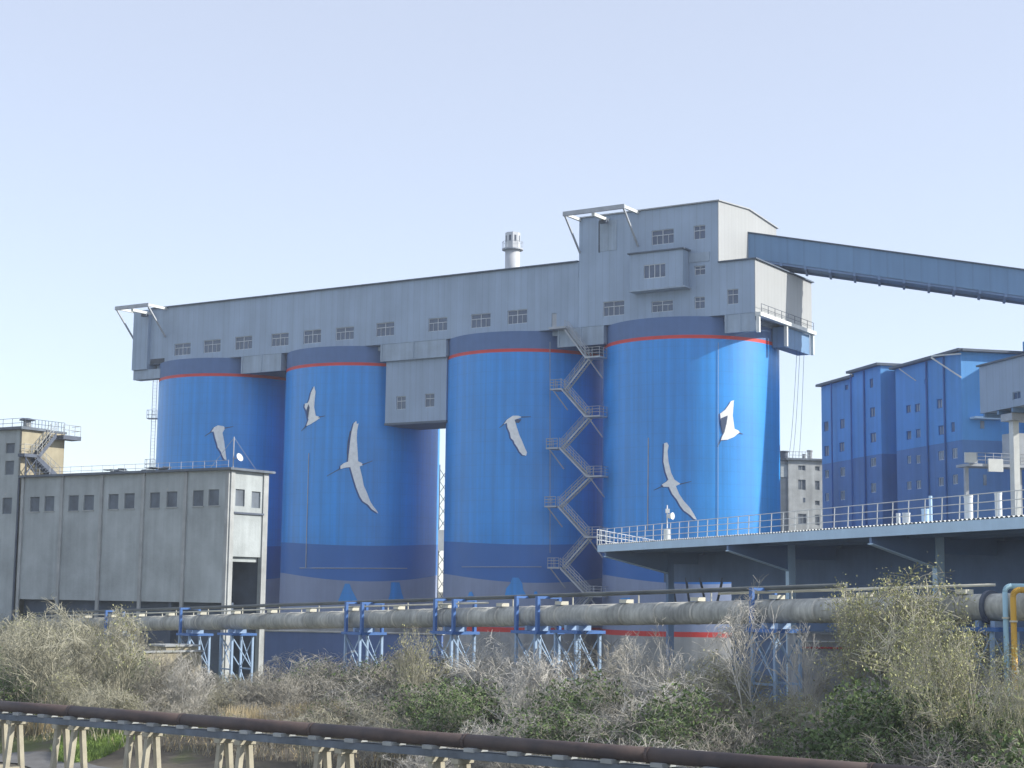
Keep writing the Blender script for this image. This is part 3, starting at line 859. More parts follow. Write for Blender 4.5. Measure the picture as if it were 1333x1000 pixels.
MB().box(TS, 0.0, td, 0, .3, zT - 3, zTT - .01).build('side_wall', M['concy'], tw)  # warm sunlight on the concrete put into the wall colour
MB().box(LB, a28 - 22.3, a28 + .15, -.45, 3.0, zTT + .003, zTT + .3).box(LB, a28 - 22.3, a28 - .26, 3.0, td + .3, zTT + .003, zTT + .25).build('roof', M['blocked'], tw)
for h in th: MB().box(LB, h[0], h[1], .16, .3, h[2], h[3]).build('window', M['blocked'], tw)
mb = MB()
for k in range(14):
    mb.tube(TS.p(k * td / 13, .1, zTT + .25), TS.p(k * td / 13, .1, zTT + 1.25), .03, 4)
    mb.tube(LB.p(a28 - .5 - k * 1.5, .1, zTT + .25), LB.p(a28 - .5 - k * 1.5, .1, zTT + 1.25), .03, 4)
for h in (.75, 1.25):
    mb.tube(TS.p(0, .1, zTT + h), TS.p(td, .1, zTT + h), .025, 4)
    mb.tube(LB.p(a28 - .3, .1, zTT + h), LB.p(a28 - 21, .1, zTT + h), .025, 4)
mb.build('roof_railing', M['darksteel'], tw)
vq = LB.px(31, 557)[0]
vc = LB.p(a28 - .9, 1.2, zTT + .3)
vt = thing('roof_vent', tuple(vc), 'mushroom shaped roof vent on the corner of the left tower', 'vent')
MB().lathe(vc, [(.42, 0), (.40, .75)], 16).build('stem', M['concl'], vt, True)
MB().lathe(vc, [(.40, .76), (.88, .80), (.75, .95), (.3, 1.05)], 16).build('cap', M['darksteel'], vt)
# outside stairs on the sunlit side wall
os_ = thing('outside_stairs', tuple(TS.p(2, -.8, zT)), 'dark steel outside stairs zigzagging up the sunlit side of the left tower', 'staircase')
def tpx(u, v): return TS.px(u, v, -.8)
zl = tpx(38, 591)[1]
l0, l1 = tpx(29.5, 590)[0], tpx(48, 590)[0]
MB().box(TS, l0, l1, -1.1, -.05, zl - .35, zl).build('landing', M['darksteel'], os_)
for (a0, z0), (a1, z1) in (((l1, zl), tpx(71.5, 563)), ((l1 - .2, zl), tpx(75, 619.5))):
    f = MB()
    for b in (-1.1, -.15):
        f.hexa([TS.p(a0, b, z0 - .6), TS.p(a1, b, z1 - .6), TS.p(a1, b + .08, z1 - .6), TS.p(a0, b + .08, z0 - .6), TS.p(a0, b, z0), TS.p(a1, b, z1), TS.p(a1, b + .08, z1), TS.p(a0, b + .08, z0)])
    for i in range(11):
        t = (i + .5) / 11
        a, z = a0 + (a1 - a0) * t, z0 + (z1 - z0) * t
        f.box(TS, a - .16, a + .16, -1.02, -.16, z - .2, z - .13)
    fl = f.build('flight', M['darksteel'], os_)
    h = MB()
    for b in (-1.08, -.12):
        for hh_ in (.5, 1.0): h.tube(TS.p(a0, b, z0 + hh_), TS.p(a1, b, z1 + hh_), .03, 4)
        for i in range(6):
            t = i / 5
            h.tube(TS.p(a0 + (a1 - a0) * t, b, z0 + (z1 - z0) * t), TS.p(a0 + (a1 - a0) * t, b, z0 + (z1 - z0) * t + 1.0), .03, 4)
    h.build('handrail', M['concl'], fl)
h = MB()
for hh_ in (.5, 1.0): h.path([TS.p(l0, -.1, zl + hh_), TS.p(l0, -1.08, zl + hh_), TS.p(l1, -1.08, zl + hh_)], .03, 4)
for a in (l0, (l0 + l1) / 2, l1): h.tube(TS.p(a, -1.08, zl), TS.p(a, -1.08, zl + 1), .03, 4)
h.build('landing_rail', M['concl'], os_)
a0, z0 = tpx(77, 566)
MB().box(TS, a0, a0 + 2.6, -1.5, .05, z0 - .5, z0 - .05).build('top_platform', M['darksteel'], os_)
h = MB()
for k in range(4):
    h.tube(TS.p(a0 + k * .85, -1.45, z0 - .05), TS.p(a0 + k * .85, -1.45, z0 + 1.1), .035, 4)
for hh_ in (.55, 1.1): h.path([TS.p(a0, -1.45, z0 + hh_), TS.p(a0 + 2.55, -1.45, z0 + hh_), TS.p(a0 + 2.55, 0, z0 + hh_)], .03, 4)
h.build('platform_rail', M['concl'], os_)
MB().bar(TS.p(l0 + .3, -1, zl - .3), TS.p(l0 + .3, -1, zT + .3), .12, .12).bar(TS.p(l1 - .2, -1, zl - .3), TS.p(l1 - .2, -1, zT + .3), .12, .12).bar(TS.p(l0 + .3, -1, zl - .5), TS.p(l1 - .2, -1, zT + .3), .1, .1).bar(TS.p(l1 - .2, -1, zl - .5), TS.p(l0 + .3, -1, zT + .3), .1, .1).build('support', M['darksteel'], os_)

# ---------------------------------------------------------------- blue building on the right
q = atY(1257.5, 770, 200)
BB = Fr((q.x, q.y), (0.235, -0.972))
BR = BB.side(0.0)
bb = thing('blue_building', tuple(BB.p(-20, 8, 0)), 'tall blue painted industrial building with rows of small windows and dark lower storeys', 'building')
Z0 = 420
def bpx(x0, y0, x1, y1): return (980 + x0 * .3, 420 + y0 * .3, 980 + x1 * .3, 420 + y1 * .3)
wins = {1: [(308, 430, 328, 472), (378, 418, 398, 460), (310, 535, 330, 580), (375, 520, 397, 560), (312, 640, 330, 675), (378, 628, 400, 668), (315, 740, 330, 775), (378, 730, 400, 770), (400, 270, 414, 292)],
        2: [(507, 243, 522, 283), (508, 368, 530, 410), (510, 478, 535, 520), (510, 587, 535, 625), (512, 697, 535, 738)],
        3: [(665, 358, 685, 392), (703, 352, 725, 388), (667, 470, 687, 508), (707, 462, 727, 500), (670, 578, 687, 612), (708, 575, 727, 612), (668, 690, 688, 725), (710, 685, 730, 722), (798, 332, 822, 372), (805, 447, 828, 488), (860, 432, 876, 475), (805, 557, 830, 597), (865, 545, 888, 590), (805, 672, 828, 710), (867, 660, 890, 702), (744, 245, 752, 265)]}
s1 = (BB.px(1066, 600)[0], BB.px(1110.3, 600)[0]); s2 = (BB.px(1110.5, 600)[0], BB.px(1148, 600)[0]); s3 = (BB.px(1167.5, 600)[0], 0.0)
z1 = BB.px(1088, 497)[1]; z2 = BB.px(1128, 481)[1]; z3 = BB.px(1212, 468.5)[1]
zb = BB.px(1258, 576)[1]                  # where the darker lower storeys begin
zb = (zb + BB.px(1148, 586.5)[1]) / 2
DEP = 22
for k, (sg, zt, off) in enumerate(((s1, z1, .5), (s2, z2, 0), (s3, z3, 0))):
    fr = BB.shift(0, off)
    hs = [rect_px(fr, *bpx(*r)) for r in wins[k + 1]]
    up = [h for h in hs if (h[2] + h[3]) / 2 > zb]; lo = [h for h in hs if h not in up]
    up = [(h[0], h[1], max(h[2], zb + .2), h[3]) for h in up]; lo = [(h[0], h[1], h[2], min(h[3], zb - .2)) for h in lo]
    mb = MB(); shell(mb, fr, sg[0], sg[1], DEP, zb, zt, up, .25); mb.build('upper_wall', M['bld'], bb)
    mb = MB(); shell(mb, fr, sg[0], sg[1], DEP, 0, zb - .01, lo, .25); mb.build('lower_wall', M['bldd'], bb)
    for h in up + lo: window(fr, h, bb, 2, 0, .14, .09, 'winold', 'bldpipe' if h in up else 'frame')
    MB().box(fr, sg[0] - .5, sg[1] + (.6 if k != 1 else .3), -.7, DEP + .5, zt + .01, zt + .35).build('roof', M['roofedge'], bb)
rec = BB.shift(0, 2.2)
hs = [rect_px(rec, *bpx(*r)) for r in ((583, 240, 607, 268), (585, 370, 607, 410), (583, 475, 607, 510), (595, 590, 618, 625), (598, 695, 620, 735))]
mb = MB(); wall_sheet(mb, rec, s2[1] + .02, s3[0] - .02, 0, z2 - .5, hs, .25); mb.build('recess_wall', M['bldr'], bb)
for h in hs: window(rec, h, bb, 2, 0, .14, .09, 'winold', 'bldpipe')
MB().box(rec, s2[1] + .31, s3[0] - .51, -.6, 14, z2 - .49, z2 - .2).build('roof', M['roofedge'], bb)
for u in (1084.5, 1110, 1127, 1209, 1232):
    a = BB.px(u, 600)[0]
    zt = z1 if u < 1110 else (z2 if u < 1150 else z3)
    MB().tube(BB.p(a, -.15, 1), BB.p(a, -.15, zt - .1), .13, 6).build('downpipe', M['bldpipe'], bb)
mb = MB(); shell(mb, BR.shift(0, -6.5), 8.4, 26, 6.4, 0, z3 + 1.6, []); mb.build('added_shade_block', M['bld'], bb)  # unseen block added to keep the sun off the right face
MB().box(BR, -.2, 8, -.8, -.1, z3 + .02, z3 + .3).build('eave', M['roofedge'], bb)
MB().bar(BB.p(BB.px(1237, 462)[0], -2.6, z3 - .5), BB.p(BB.px(1252, 482)[0], -.1, z3 - 3.2), .16, .16).build('roof_brace', M['white'], bb)
MB().bar(BB.p(BB.px(1237, 462)[0], -2.6, z3 - .3), BB.p(BB.px(1252, 462)[0], -.1, z3 - .3), .16, .16).build('roof_brace', M['white'], bb)
MB().bar(BB.p(BB.px(1185, 475)[0], -1.6, z3 - .5), BB.p(BB.px(1193, 482)[0], -.1, z3 - 2.2), .12, .12).build('roof_brace', M['white'], bb)
wr = [rect_px(BR, 1276, 548, 1281, 558), rect_px(BR, 1280, 618, 1284, 632)]
for h in wr:
    MB().box(BR, h[0], h[1], -.06, -.01, h[2], h[3]).build('side_window', M['winold'], bb)
cn = BR.px(1258, 544)
MB().box(BR, 1.0, 5, -1.3, -.02, cn[1] - .15, cn[1] + .1).build('side_canopy', M['fascia'], bb)

# enclosed conveyor box in front of its right side
q = atY(1281.5, 770, 186)
CB = Fr((q.x, q.y), (0.235, -0.972))
zc1, zc0 = CB.px(1280, 476.5)[1], CB.px(1281, 537.5)[1]
cb = thing('conveyor_box', tuple(CB.p(0, 3, zc0)), 'grey enclosed conveyor box leaving the right side of the blue building', 'conveyor')
cw = rect_px(CB, 1318, 510, 1328.5, 520)
mb = MB(); shell(mb, CB, 0, 62, 6, zc0, zc1, [cw], .2); mb.build('wall', M['clad'], cb)
MB().box(CB, -.3, 62.2, -.25, 6.25, zc1 + .01, zc1 + .2).build('roof', M['roofedge'], cb)
window(CB, cw, cb, 2, 0, .12, .08, 'glass', 'clad')
mb = MB()
for k in range(20): mb.box(CB, .5 + k * 3, .8 + k * 3, .1, 5.9, zc0 - .5, zc0 - .01)
mb.build('floor_joists', M['bridge'], cb)
# its white support column with bracket, and the platform behind
cq = CB.px(1322, 640, 1.2)
CC = CB.shift(cq[0], 1.2)
zt = CC.px(1322, 548)[1]
sc_ = thing('support_column', tuple(CC.p(0, 0, 0)), 'white steel column carrying the grey conveyor box', 'column')
MB().box(CC, -.45, .45, -.35, .35, 0, zt).build('shaft', M['white'], sc_)
MB().box(CC, -1.2, 1.2, -.9, 4, zt + .01, zc0 - .52).build('bracket', M['galv'], sc_)
q = atY(1262, 603, 183)
AP = Fr((q.x, q.y), (0.972, 0.235))
az = AP.px(1290, 604)[1]
ap = thing('access_platform', tuple(AP.p(4, 1, 0)), 'steel access platform with railing against the shaded side of the blue building', 'platform')
MB().box(AP, 0, 14, 0, 3, az - .3, az).build('deck', M['galv'], ap)
mb = MB()
for k in range(15): mb.tube(AP.p(k, .05, az), AP.p(k, .05, az + 1.2), .04, 4)
for h in (.4, .8, 1.2): mb.tube(AP.p(0, .05, az + h), AP.p(14, .05, az + h), .035, 4)
mb.build('railing', M['galv'], ap)
for a in (.4, 7, 13.4): MB().box(AP, a - .2, a + .2, 1.3, 1.7, 0, az - .31).build('leg', M['galv'], ap)
for (u, v, s_) in ((1259.5, 596, .7), (1292, 606, .9)):
    a, z = AP.px(u + 3, v)
    MB().box(AP, a - s_, a + s_, -.25, -.02, z - s_ * .8, z + s_ * .8).build('sign_board', M['white'], ap)
MB().box(AP, 5.6, 8.6, .3, 2.6, az + .02, az + 3.6).build('machine_cabinet', M['galv'], ap)

# pale concrete block between silo and blue building
q = atY(1027.5, 770, 285)
KB = Fr((q.x, q.y), (0.97, 0.24))
kz = KB.px(1045, 599.5)[1]
kb = thing('pale_concrete_block', tuple(KB.p(6, 5, 0)), 'small pale concrete block seen between the right hand silo and the blue building', 'building')
kh = [rect_px(KB, *r) for r in ((1039, 606, 1048.5, 612.5), (1039, 624.5, 1048.8, 638), (1061, 607, 1067, 613), (1061, 626, 1067, 638), (1039, 669, 1050, 683), (1061, 670, 1067, 684), (1061, 652, 1067, 658))]
mb = MB(); shell(mb, KB, 0, 14, 12, 0, kz, kh, .3); mb.build('wall', M['concl'], kb)
MB().box(KB, -.5, 14.4, -.5, 12.4, kz + .01, kz + .35).build('roof', M['blocked'], kb)
for h in kh: window(KB, h, kb, 2, 0, .2, .08, 'blocked', 'concl')
lw0 = rect_px(KB, 1018.5, 605, 1026, 621)
MB().box(KB, -1.3, -.02, 0.3, 3, lw0[2], lw0[3]).build('side_balcony', M['conc'], kb)
MB().box(KB, -6, -.02, .6, 12, 0, kz - .2).build('rear_wing', M['concl'], kb)
hh_ = rect_px(KB, 1046, 648, 1048.3, 654)
MB().box(KB, hh_[0], hh_[1], -.05, -.01, hh_[2], hh_[3]).build('vent', M['dark'], kb)
for (u, w_, h_, nm, lab) in ((1025, .9, 1.3, 'roof_tank', 'dark tank on the pale concrete block roof nearest the silo'), (1051.5, .4, .9, 'roof_stack', 'short stack on the pale concrete block roof'), (1059, .55, 1.6, 'roof_stack', 'taller stack on the pale concrete block roof beside the blue building')):
    a = KB.px(u, 597)[0]
    c = KB.p(a, 1.5, kz + .35)
    o = MB().lathe(c, [(w_ * .8, 0), (w_ * .8, h_ * .85), (w_, h_ * .86), (w_, h_)], 14).build(nm, M['darksteel'] if u < 1030 else M['concl'], loc=tuple(c))
    tag(o, lab, 'tank' if u < 1030 else 'chimney')
mb = MB()
for k in range(8): mb.tube(KB.p(.3 + k * .6, .2, kz + .35), KB.p(.3 + k * .6, .2, kz + 1.6), .04, 4)
for h in (.9, 1.5): mb.tube(KB.p(.3, .2, kz + h), KB.p(4.6, .2, kz + h), .04, 4)
mb.build('roof_railing', M['galv'], kb)
# cables hanging from the head house girder
ka = EF.p(13.5, -.5, GB - 3)
for k, (u1, db) in enumerate(((1024, 0), (1029, .9), (1037, 2.2))):
    e = atY(u1 + 3, 596, 255)
    top = EF.p(11.2 + db, -.6, GB - 3)
    mb = MB()
    pr = top
    for i in range(1, 13):
        t = i / 12
        q = top.lerp(e, t); q.z -= 1.6 * math.sin(math.pi * t)
        mb.tube(pr, q, .025, 4); pr = q
    tag(mb.build('hanging_cable', M['darksteel'], loc=tuple(top)), 'thin dark cable hanging from the head house to the pale concrete block', 'cable', 'cables hanging beside the right hand silo')

# distant lattice mast and panel seen through the gap between silos
q = atY(575, 770, 330)
lm = thing('distant_mast', (q.x, q.y, 0), 'slender distant lattice tower seen through the gap between two silos', 'tower')
zt = atY(575, 605, 330).z
mb = MB()
F_ = Fr((q.x, q.y), (1, 0))
for a in (-.8, .8): mb.bar(F_.p(a, 0, 0), F_.p(a, 0, zt), .18, .18)
k = 0
while k * 2.4 < zt - 3:
    mb.bar(F_.p(-.8, 0, k * 2.4), F_.p(.8, 0, k * 2.4 + 2.4), .12, .12); mb.bar(F_.p(.8, 0, k * 2.4), F_.p(-.8, 0, k * 2.4 + 2.4), .12, .12); k += 1
mb.build('lattice', M['darksteel'], lm)
MB().box(F_, -.9, .7, -.4, .1, atY(575, 717, 330).z, atY(575, 690, 330).z).build('panel', M['white'], lm)

# ---------------------------------------------------------------- loading canopy with railing
PL, PR = atY(778.5, 709.6, 150), atY(1333, 673, 87.2)
CF = Fr((PL.x, PL.y), (PR.x - PL.x, PR.y - PL.y))
CZ = (PL.z + PR.z) / 2
CA = CF.px(1333, 673)[0] + 14
endd = V((0.26, 0.966, 0))
BK = PL + endd * 33; BK.z = CZ
fe = CF.p(CA, 0, CZ); be = CF.p(CA, 34, CZ)
def lv(p, z): return V((p.x, p.y, z))
cn = thing('loading_canopy', tuple(CF.p(30, 5, 0)), 'long flat loading canopy with pale blue fascia and roof railing at right', 'canopy')
MB().prism([lv(PL, CZ - .02) + CF.n * .1, lv(fe, CZ - .02) + CF.n * .1, lv(be, CZ - .02), lv(BK, CZ - .02)], (0, 0, -.35)).build('deck', M['deckunder'], cn)
o = MB().box(CF, 0, CA, 0, .09, CZ - .62, CZ).build('fascia', M['fascia'], cn)
mb = MB()                                   # corrugated roof sheet edge, one continuous strip
prf = []
for k in range(int(CA / .45)): prf += [(k * .45, .01), (k * .45 + .12, .10), (k * .45 + .26, .10), (k * .45 + .38, .01)]
mb.v = [CF.p(a, b, CZ + z) for a, z in prf for b in (-.03, 1.2)]
mb.f = [(2 * k, 2 * k + 2, 2 * k + 3, 2 * k + 1) for k in range(len(prf) - 1)]
mb.build('sheet_edge', M['white'], o)
EFc = Fr((PL.x, PL.y), (endd.x, endd.y))
MB().box(EFc, .1, 33, 0.0, .09, CZ - .6, CZ + .002).build('fascia', M['fascia'], cn)
rl = MB()
for h in (.5, .95, 1.42): rl.tube(CF.p(.05, .12, CZ + h), CF.p(CA, .12, CZ + h), .028, 5)
rail = rl.build('railing', M['white'], cn)
k = 0
while k * 1.85 < CA:
    a = k * 1.85 + .05
    MB().tube(CF.p(a, .12, CZ), CF.p(a + .12, .12, CZ + 1.42), .035, 5).build('post', M['white'], rail); k += 1
rl = MB()
for h in (.5, .95, 1.42): rl.tube(EFc.p(.15, .12, CZ + h), EFc.p(32.5, .12, CZ + h), .028, 5)
rail2 = rl.build('end_railing', M['white'], cn)
for k in range(18):
    MB().tube(EFc.p(.15 + k * 1.9, .12, CZ), EFc.p(.15 + k * 1.9, .12, CZ + 1.42), .035, 5).build('post', M['white'], rail2)
for i, (u, cu) in enumerate(((786, 868), (945, 1024.5), (1131, 1217))):
    a = CF.px(u, 715)[0]
    # inset of the column so that it stands at its place in the photo
    t = 0.0
    while t < 12:
        q = CF.p(a, t, 10)
        d = q - CAM
        if 666.5 + FPX * d.dot(RT) / d.dot(FW) >= cu: break
        t += .05
    pts = [CF.p(a - .14, .12, CZ - .62), CF.p(a - .14, .12, CZ - 1.0), CF.p(a - .14, t, CZ - 2.4), CF.p(a - .14, t, CZ - .4)]
    o = MB().prism(pts, CF.d * .28).build('bracket', M['bridgeu'], cn)
    MB().prism([CF.p(a - .3, .1, CZ - 1.0), CF.p(a - .3, .1, CZ - 1.08), CF.p(a - .3, t, CZ - 2.48), CF.p(a - .3, t, CZ - 2.40)], CF.d * .6).build('flange', M['fascia'], o)
    MB().box(CF, a - .28, a + .28, t + .01, t + .55, 0, CZ - .4).build('column', M['fascia'] if i else M['bridgeu'], cn)
    MB().box(CF, a - .2, a + .2, t + .56, 22, CZ - 1.6, CZ - .4).build('roof_beam', M['bridgeu'], cn)
for b in (2.6, 5.6, 9.5, 14):
    MB().box(CF, max(1.2, -2 + b * .0), CA, b, b + .2, CZ - .68, CZ - .38).build('purlin', M['bridgeu'], cn)
# shed wall closing the space under the canopy
wa = CF.px(952, 745, 9.0)[0]
MB().box(CF, wa, CA, 9.0, 9.3, 0, CZ - .7).build('back_wall', M['shedwall'], cn)
w0 = CF.px(874, 745, 9.0)[0]
MB().box(CF, w0 - 2, wa - .02, 9.05, 9.25, CZ - 3.2, CZ - .7).build('header_wall', M['shedwall'], cn)
for (u0, v0, u1, v1) in ((893, 752, 899, 785), (911, 752, 918, 770), (941, 752, 930, 785), (874, 752, 882, 785)):
    (x0, y0), (x1, y1) = CF.px(u0, v0, 9.1), CF.px(u1, v1, 9.1)
    MB().bar(CF.p(x0, 9.1, y0), CF.p(x1, 9.1, y1 - 1), .16, .16).build('brace', M['darksteel'], cn)
# things standing on the canopy roof
def deck_at(u, b):
    return CF.px(u, 690, b)[0]
for (u, b, r, h, nm, lab, mt, ct) in ((1169.5, 3, .13, 1.0, 'roof_drum', 'slim white drum on the canopy roof, leftmost of the pair', 'white', 'drum'), (1180, 3.2, .24, 1.0, 'roof_drum', 'wider white drum on the canopy roof, right of the slim one', 'white', 'drum'),
                                      (1205, 3.2, .24, 1.15, 'roof_duct', 'bluish duct box on the canopy roof behind the railing', 'fascia', 'duct'), (1212, 3, .10, 1.9, 'roof_pipe', 'thin pale pipe standing on the canopy roof', 'fascia', 'pipe'),
                                      (1261.5, 3, .25, 1.75, 'roof_duct', 'thick cream duct rising from the canopy roof, right of the drums', 'white', 'duct'), (1300.5, 3, .20, 1.75, 'roof_duct', 'thick cream duct on the canopy roof next to the white column', 'white', 'duct')):
    a = deck_at(u, b)
    c = CF.p(a, b, CZ)
    o = MB().lathe(c, [(r, 0), (r, h * .9), (r * 1.08, h * .9), (r * 1.08, h)], 18).build(nm, M[mt], loc=tuple(c))
    tag(o, lab, ct)
a = deck_at(868.5, 1.0)
c = CF.p(a, 1.0, CZ)
lp = thing('roof_beacon', tuple(c), 'white loudspeaker post standing on the left part of the canopy roof', 'loudspeaker')
MB().tube(c, c + V((0, 0, 3.0)), .06, 6).build('post', M['white'], lp)
MB().lathe(c, [(.3, 0), (.3, .95), (.22, 1.0)], 12).build('base', M['white'], lp)
mb = MB().tube(c + V((0, 0, 2.1)), c + V((.42, -.35, 2.1)), .12, 12, .3); mb.build('horn', M['white'], lp)
mb = MB().box(Fr((c.x, c.y), (1, 0)), -.14, .2, -.15, .15, c.z + 2.35, c.z + 2.7); mb.build('lamp', M['white'], lp)

# ---------------------------------------------------------------- big overhead pipe, thin pipes and trestles
def pl(u, v, Y): return atY(u, v, Y)
p0, p1 = pl(306, 809.5, 140), pl(1276, 791, 80)
pd = (p1 - p0).normalized()
pa, pb = p0 - pd * 62, p1 + pd * 14
PRAD = 0.65
BP = thing('overhead_pipe', tuple(p0.lerp(p1, .5)), 'large weathered grey overhead pipe crossing the whole picture on trestles', 'pipe')
def along(u):
    """point of the pipe axis seen at photo column u"""
    lo, hi = 0.0, (pb - pa).length
    for _ in range(40):
        m_ = (lo + hi) / 2
        d = pa + pd * m_ - CAM
        if 666.5 + FPX * d.dot(RT) / d.dot(FW) < u: lo = m_
        else: hi = m_
    return pa + pd * lo
LEN = (pb - pa).length
n = 60
for i in range(int(LEN / 6.2)):
    s0 = pa + pd * (i * 6.2); s1 = pa + pd * (i * 6.2 + 6.16)
    MB().tube(s0, s1, PRAD, 28).build('pipe_section', M['pipe'], BP, True)
ph = V((pd.x, pd.y, 0)).normalized(); pn = V((-ph.y, ph.x, 0))
for i in range(int(LEN / 3.1)):
    c = pa + pd * (i * 3.1 + .05)
    mb = MB().tube(c, c + pd * .16, PRAD + .018, 28)
    mb.build('strap', M['ringstrap'], BP)
    if i % 2 == 0:
        q = c + V((0, 0, PRAD + .12))
        f_ = Fr((q.x, q.y), (ph.x, ph.y))
        MB().box(f_, -.28, .35, -.3, .3, q.z - .1, q.z + .12).build('cap_block', M['strap'], BP)
# thin dark pipe above, on short stools, and a thin pale one
def thinpipe(name, lab, dz, off, r, mt, uL, uR, stools=True, drop=0.0):
    a_, b_ = along(uL) + V((0, 0, PRAD + dz)) + pn * off, along(uR) + V((0, 0, PRAD + dz + drop)) + pn * off
    t = thing(name, tuple(a_.lerp(b_, .5)), lab, 'pipe')
    MB().tube(a_, b_, r, 12).build('tube', M[mt], t, True)
    if stools:
        L0 = (b_ - a_).length
        for k in range(int(L0 / 6.2)):
            q = a_ + (b_ - a_) * ((k + .5) * 6.2 / L0)
            MB().tube(q - V((0, 0, dz + (.0))), q - V((0, 0, r)), .05, 6).build('stool', M['strap'], t)
    return t
thinpipe('thin_dark_pipe', 'thin dark pipe running just above the big grey pipe', .62, .1, .13, 'thin', 40, 1100)
thinpipe('thin_pale_pipe', 'thin pale cream pipe close above the big grey pipe at right', .42, .35, .07, 'strap', 930, 1290, True)
thinpipe('thin_green_pipe', 'very thin pale pipe resting along the top of the big grey pipe at left', .28, -.3, .06, 'strap', 60, 640, True)
def trestle(u, lab, wide=1.0, ringf=True, second=None):
    c = along(u)
    gz = ground_z(c.x, c.y)
    f_ = Fr((c.x, c.y), (ph.x, ph.y))
    t = thing('pipe_trestle', (c.x, c.y, gz), lab, 'trestle', 'pale blue lattice trestles under the big pipe')
    zt = c.z - PRAD - .28
    hw = 1.05 * wide
    for a in (-hw, hw):
        for b in (-.95, .95):
            MB().box(f_, a - .085, a + .085, b - .085, b + .085, gz - .1, zt - .2).build('leg', M['lattice'], t)
    mb = MB()
    z = zt - .3
    k = 0
    while z - 2.6 > gz - .2 and k < 3:
        for b in (-.95, .95):
            mb.bar(f_.p(-hw, b, z), f_.p(hw, b, z - 2.6), .06, .06); mb.bar(f_.p(hw, b, z), f_.p(-hw, b, z - 2.6), .06, .06)
            mb.bar(f_.p(-hw, b, z - 2.65), f_.p(hw, b, z - 2.65), .12, .12)
        for a in (-hw, hw):
            mb.bar(f_.p(a, -.95, z), f_.p(a, .95, z - 2.6), .08, .08)
        z -= 2.7; k += 1
    mb.build('bracing', M['lattice'], t)
    MB().box(f_, -hw - .35, hw + .35, -1.15, 1.15, zt - .19, zt).build('top_beam', M['bluesteel'], t)
    for a in (-hw * .6, hw * .6):
        MB().box(f_, a - .12, a + .12, -.5, .5, zt + .003, zt + .3).build('saddle', M['lattice'], t)
    if ringf:
        for a in (-hw - .1, hw + .1)[:2 if wide > .9 else 1]:
            mb = MB()
            mb.box(f_, a - .12, a + .12, -.98, -.78, zt, c.z + PRAD + .45).box(f_, a - .12, a + .12, .78, .98, zt, c.z + PRAD + .45)
            mb.box(f_, a - .12, a + .12, -.98, .98, c.z + PRAD + .46, c.z + PRAD + .62)
            mb.build('portal_frame', M['bluesteel'], t)
    return t
for (u, lab, wd, rf) in ((-35, 'blue lattice trestle under the big pipe at the far left edge', .9, False), (155, 'blue framed trestle under the big pipe in front of the concrete building wall', .9, True),
                     (309, 'blue lattice trestle under the big pipe by the open bay of the concrete building', .95, False), (254, 'blue framed trestle just left of the open bay, with portal frames around the pipe', .9, True), (474, 'blue lattice trestle under the big pipe below the silo with two cranes', .95, True),
                     (592, 'blue lattice trestle under the big pipe at the gap between the middle silos', .95, True), (700, 'blue lattice trestle under the big pipe below the staircase silo, left of a pair', .95, True),
                     (752, 'blue lattice trestle under the big pipe below the zigzag staircase, right of a pair', .95, False), (1010, 'tall blue lattice trestle under the big pipe by the bare tree at right', .8, True), (1290, 'blue lattice trestle under the big pipe beside the yellow pipe', .7, False)):
    trestle(u, lab, wd, rf)
# flange joint near the yellow pipe
c = along(1290)
tag(MB().tube(c - pd * .1, c + pd * .1, PRAD + .16, 28).build('pipe_flange', M['darksteel'], loc=tuple(c)), 'dark flange ring round the big pipe beside the pale cyan pipe', 'flange')
# bent yellow and cyan pipes at the right edge
def bent(name, u, vtop, Y, r, mt, lab, run, z0=None):
    top = atY(u, vtop, Y)
    gz = ground_z(top.x, top.y)
    t = thing(name, (top.x, top.y, gz), lab, 'pipe')
    rb = r * 2.2
    MB().tube((top.x, top.y, gz - .1), (top.x, top.y, top.z - rb), r, 12).build('riser', M[mt], t, True)
    mb = MB(); pr = V((top.x, top.y, top.z - rb)); dirx = V((1, -.12, 0)).normalized()
    for i in range(1, 9):
        g_ = math.pi / 2 * i / 8
        q = V((top.x, top.y, top.z - rb)) + dirx * (rb * (1 - math.cos(g_))) + V((0, 0, rb * math.sin(g_)))
        mb.tube(pr, q, r, 12); pr = q
    mb.build('elbow', M[mt], t, True)
    MB().tube(pr, pr + dirx * run, r, 12).build('run', M[mt], t, True)
    for h in (.35, .62, .85):
        z = gz + (top.z - gz) * h
        MB().lathe((top.x, top.y, z), [(r + .05, 0), (r + .05, .08)], 14).build('collar', M['strap'], t)
bent('cyan_pipe', 1308, 763, 78, .125, 'cyan', 'pale cyan pipe rising and bending right at the right edge', 9)
bent('yellow_pipe', 1318.5, 768, 77, .14, 'yellow', 'yellow pipe rising and bending right at the right edge', 9)

# ---------------------------------------------------------------- low walls and sheds behind the shrubs
def lowbox(name, u0, u1, v0, Y, dep, mt, lab, cat, d=(1, 0.05), win=()):
    q0 = atY(u0, v0, Y)
    f_ = Fr((q0.x, q0.y), d)
    a1 = f_.px(u1, v0)[0]
    z1 = q0.z
    hs = [rect_px(f_, *r) for r in win]
    t = thing(name, tuple(f_.p(a1 / 2, dep / 2, 0)), lab, cat)
    mb = MB(); shell(mb, f_, 0, a1, dep, -.2, z1, hs, .2); mb.build('wall', M[mt], t)
    MB().box(f_, -.15, a1 + .15, -.15, dep + .15, z1 + .004, z1 + .14).build('coping', M['concl'], t)
    for h in hs: MB().box(f_, h[0], h[1], .12, .2, h[2], h[3]).build('window', M['white'], t)
    return f_
lowbox('garden_wall', 187, 262, 850, 134, .4, 'concy', 'pale plastered wall half hidden by shrubs below the concrete building', 'wall', (.75, .66))
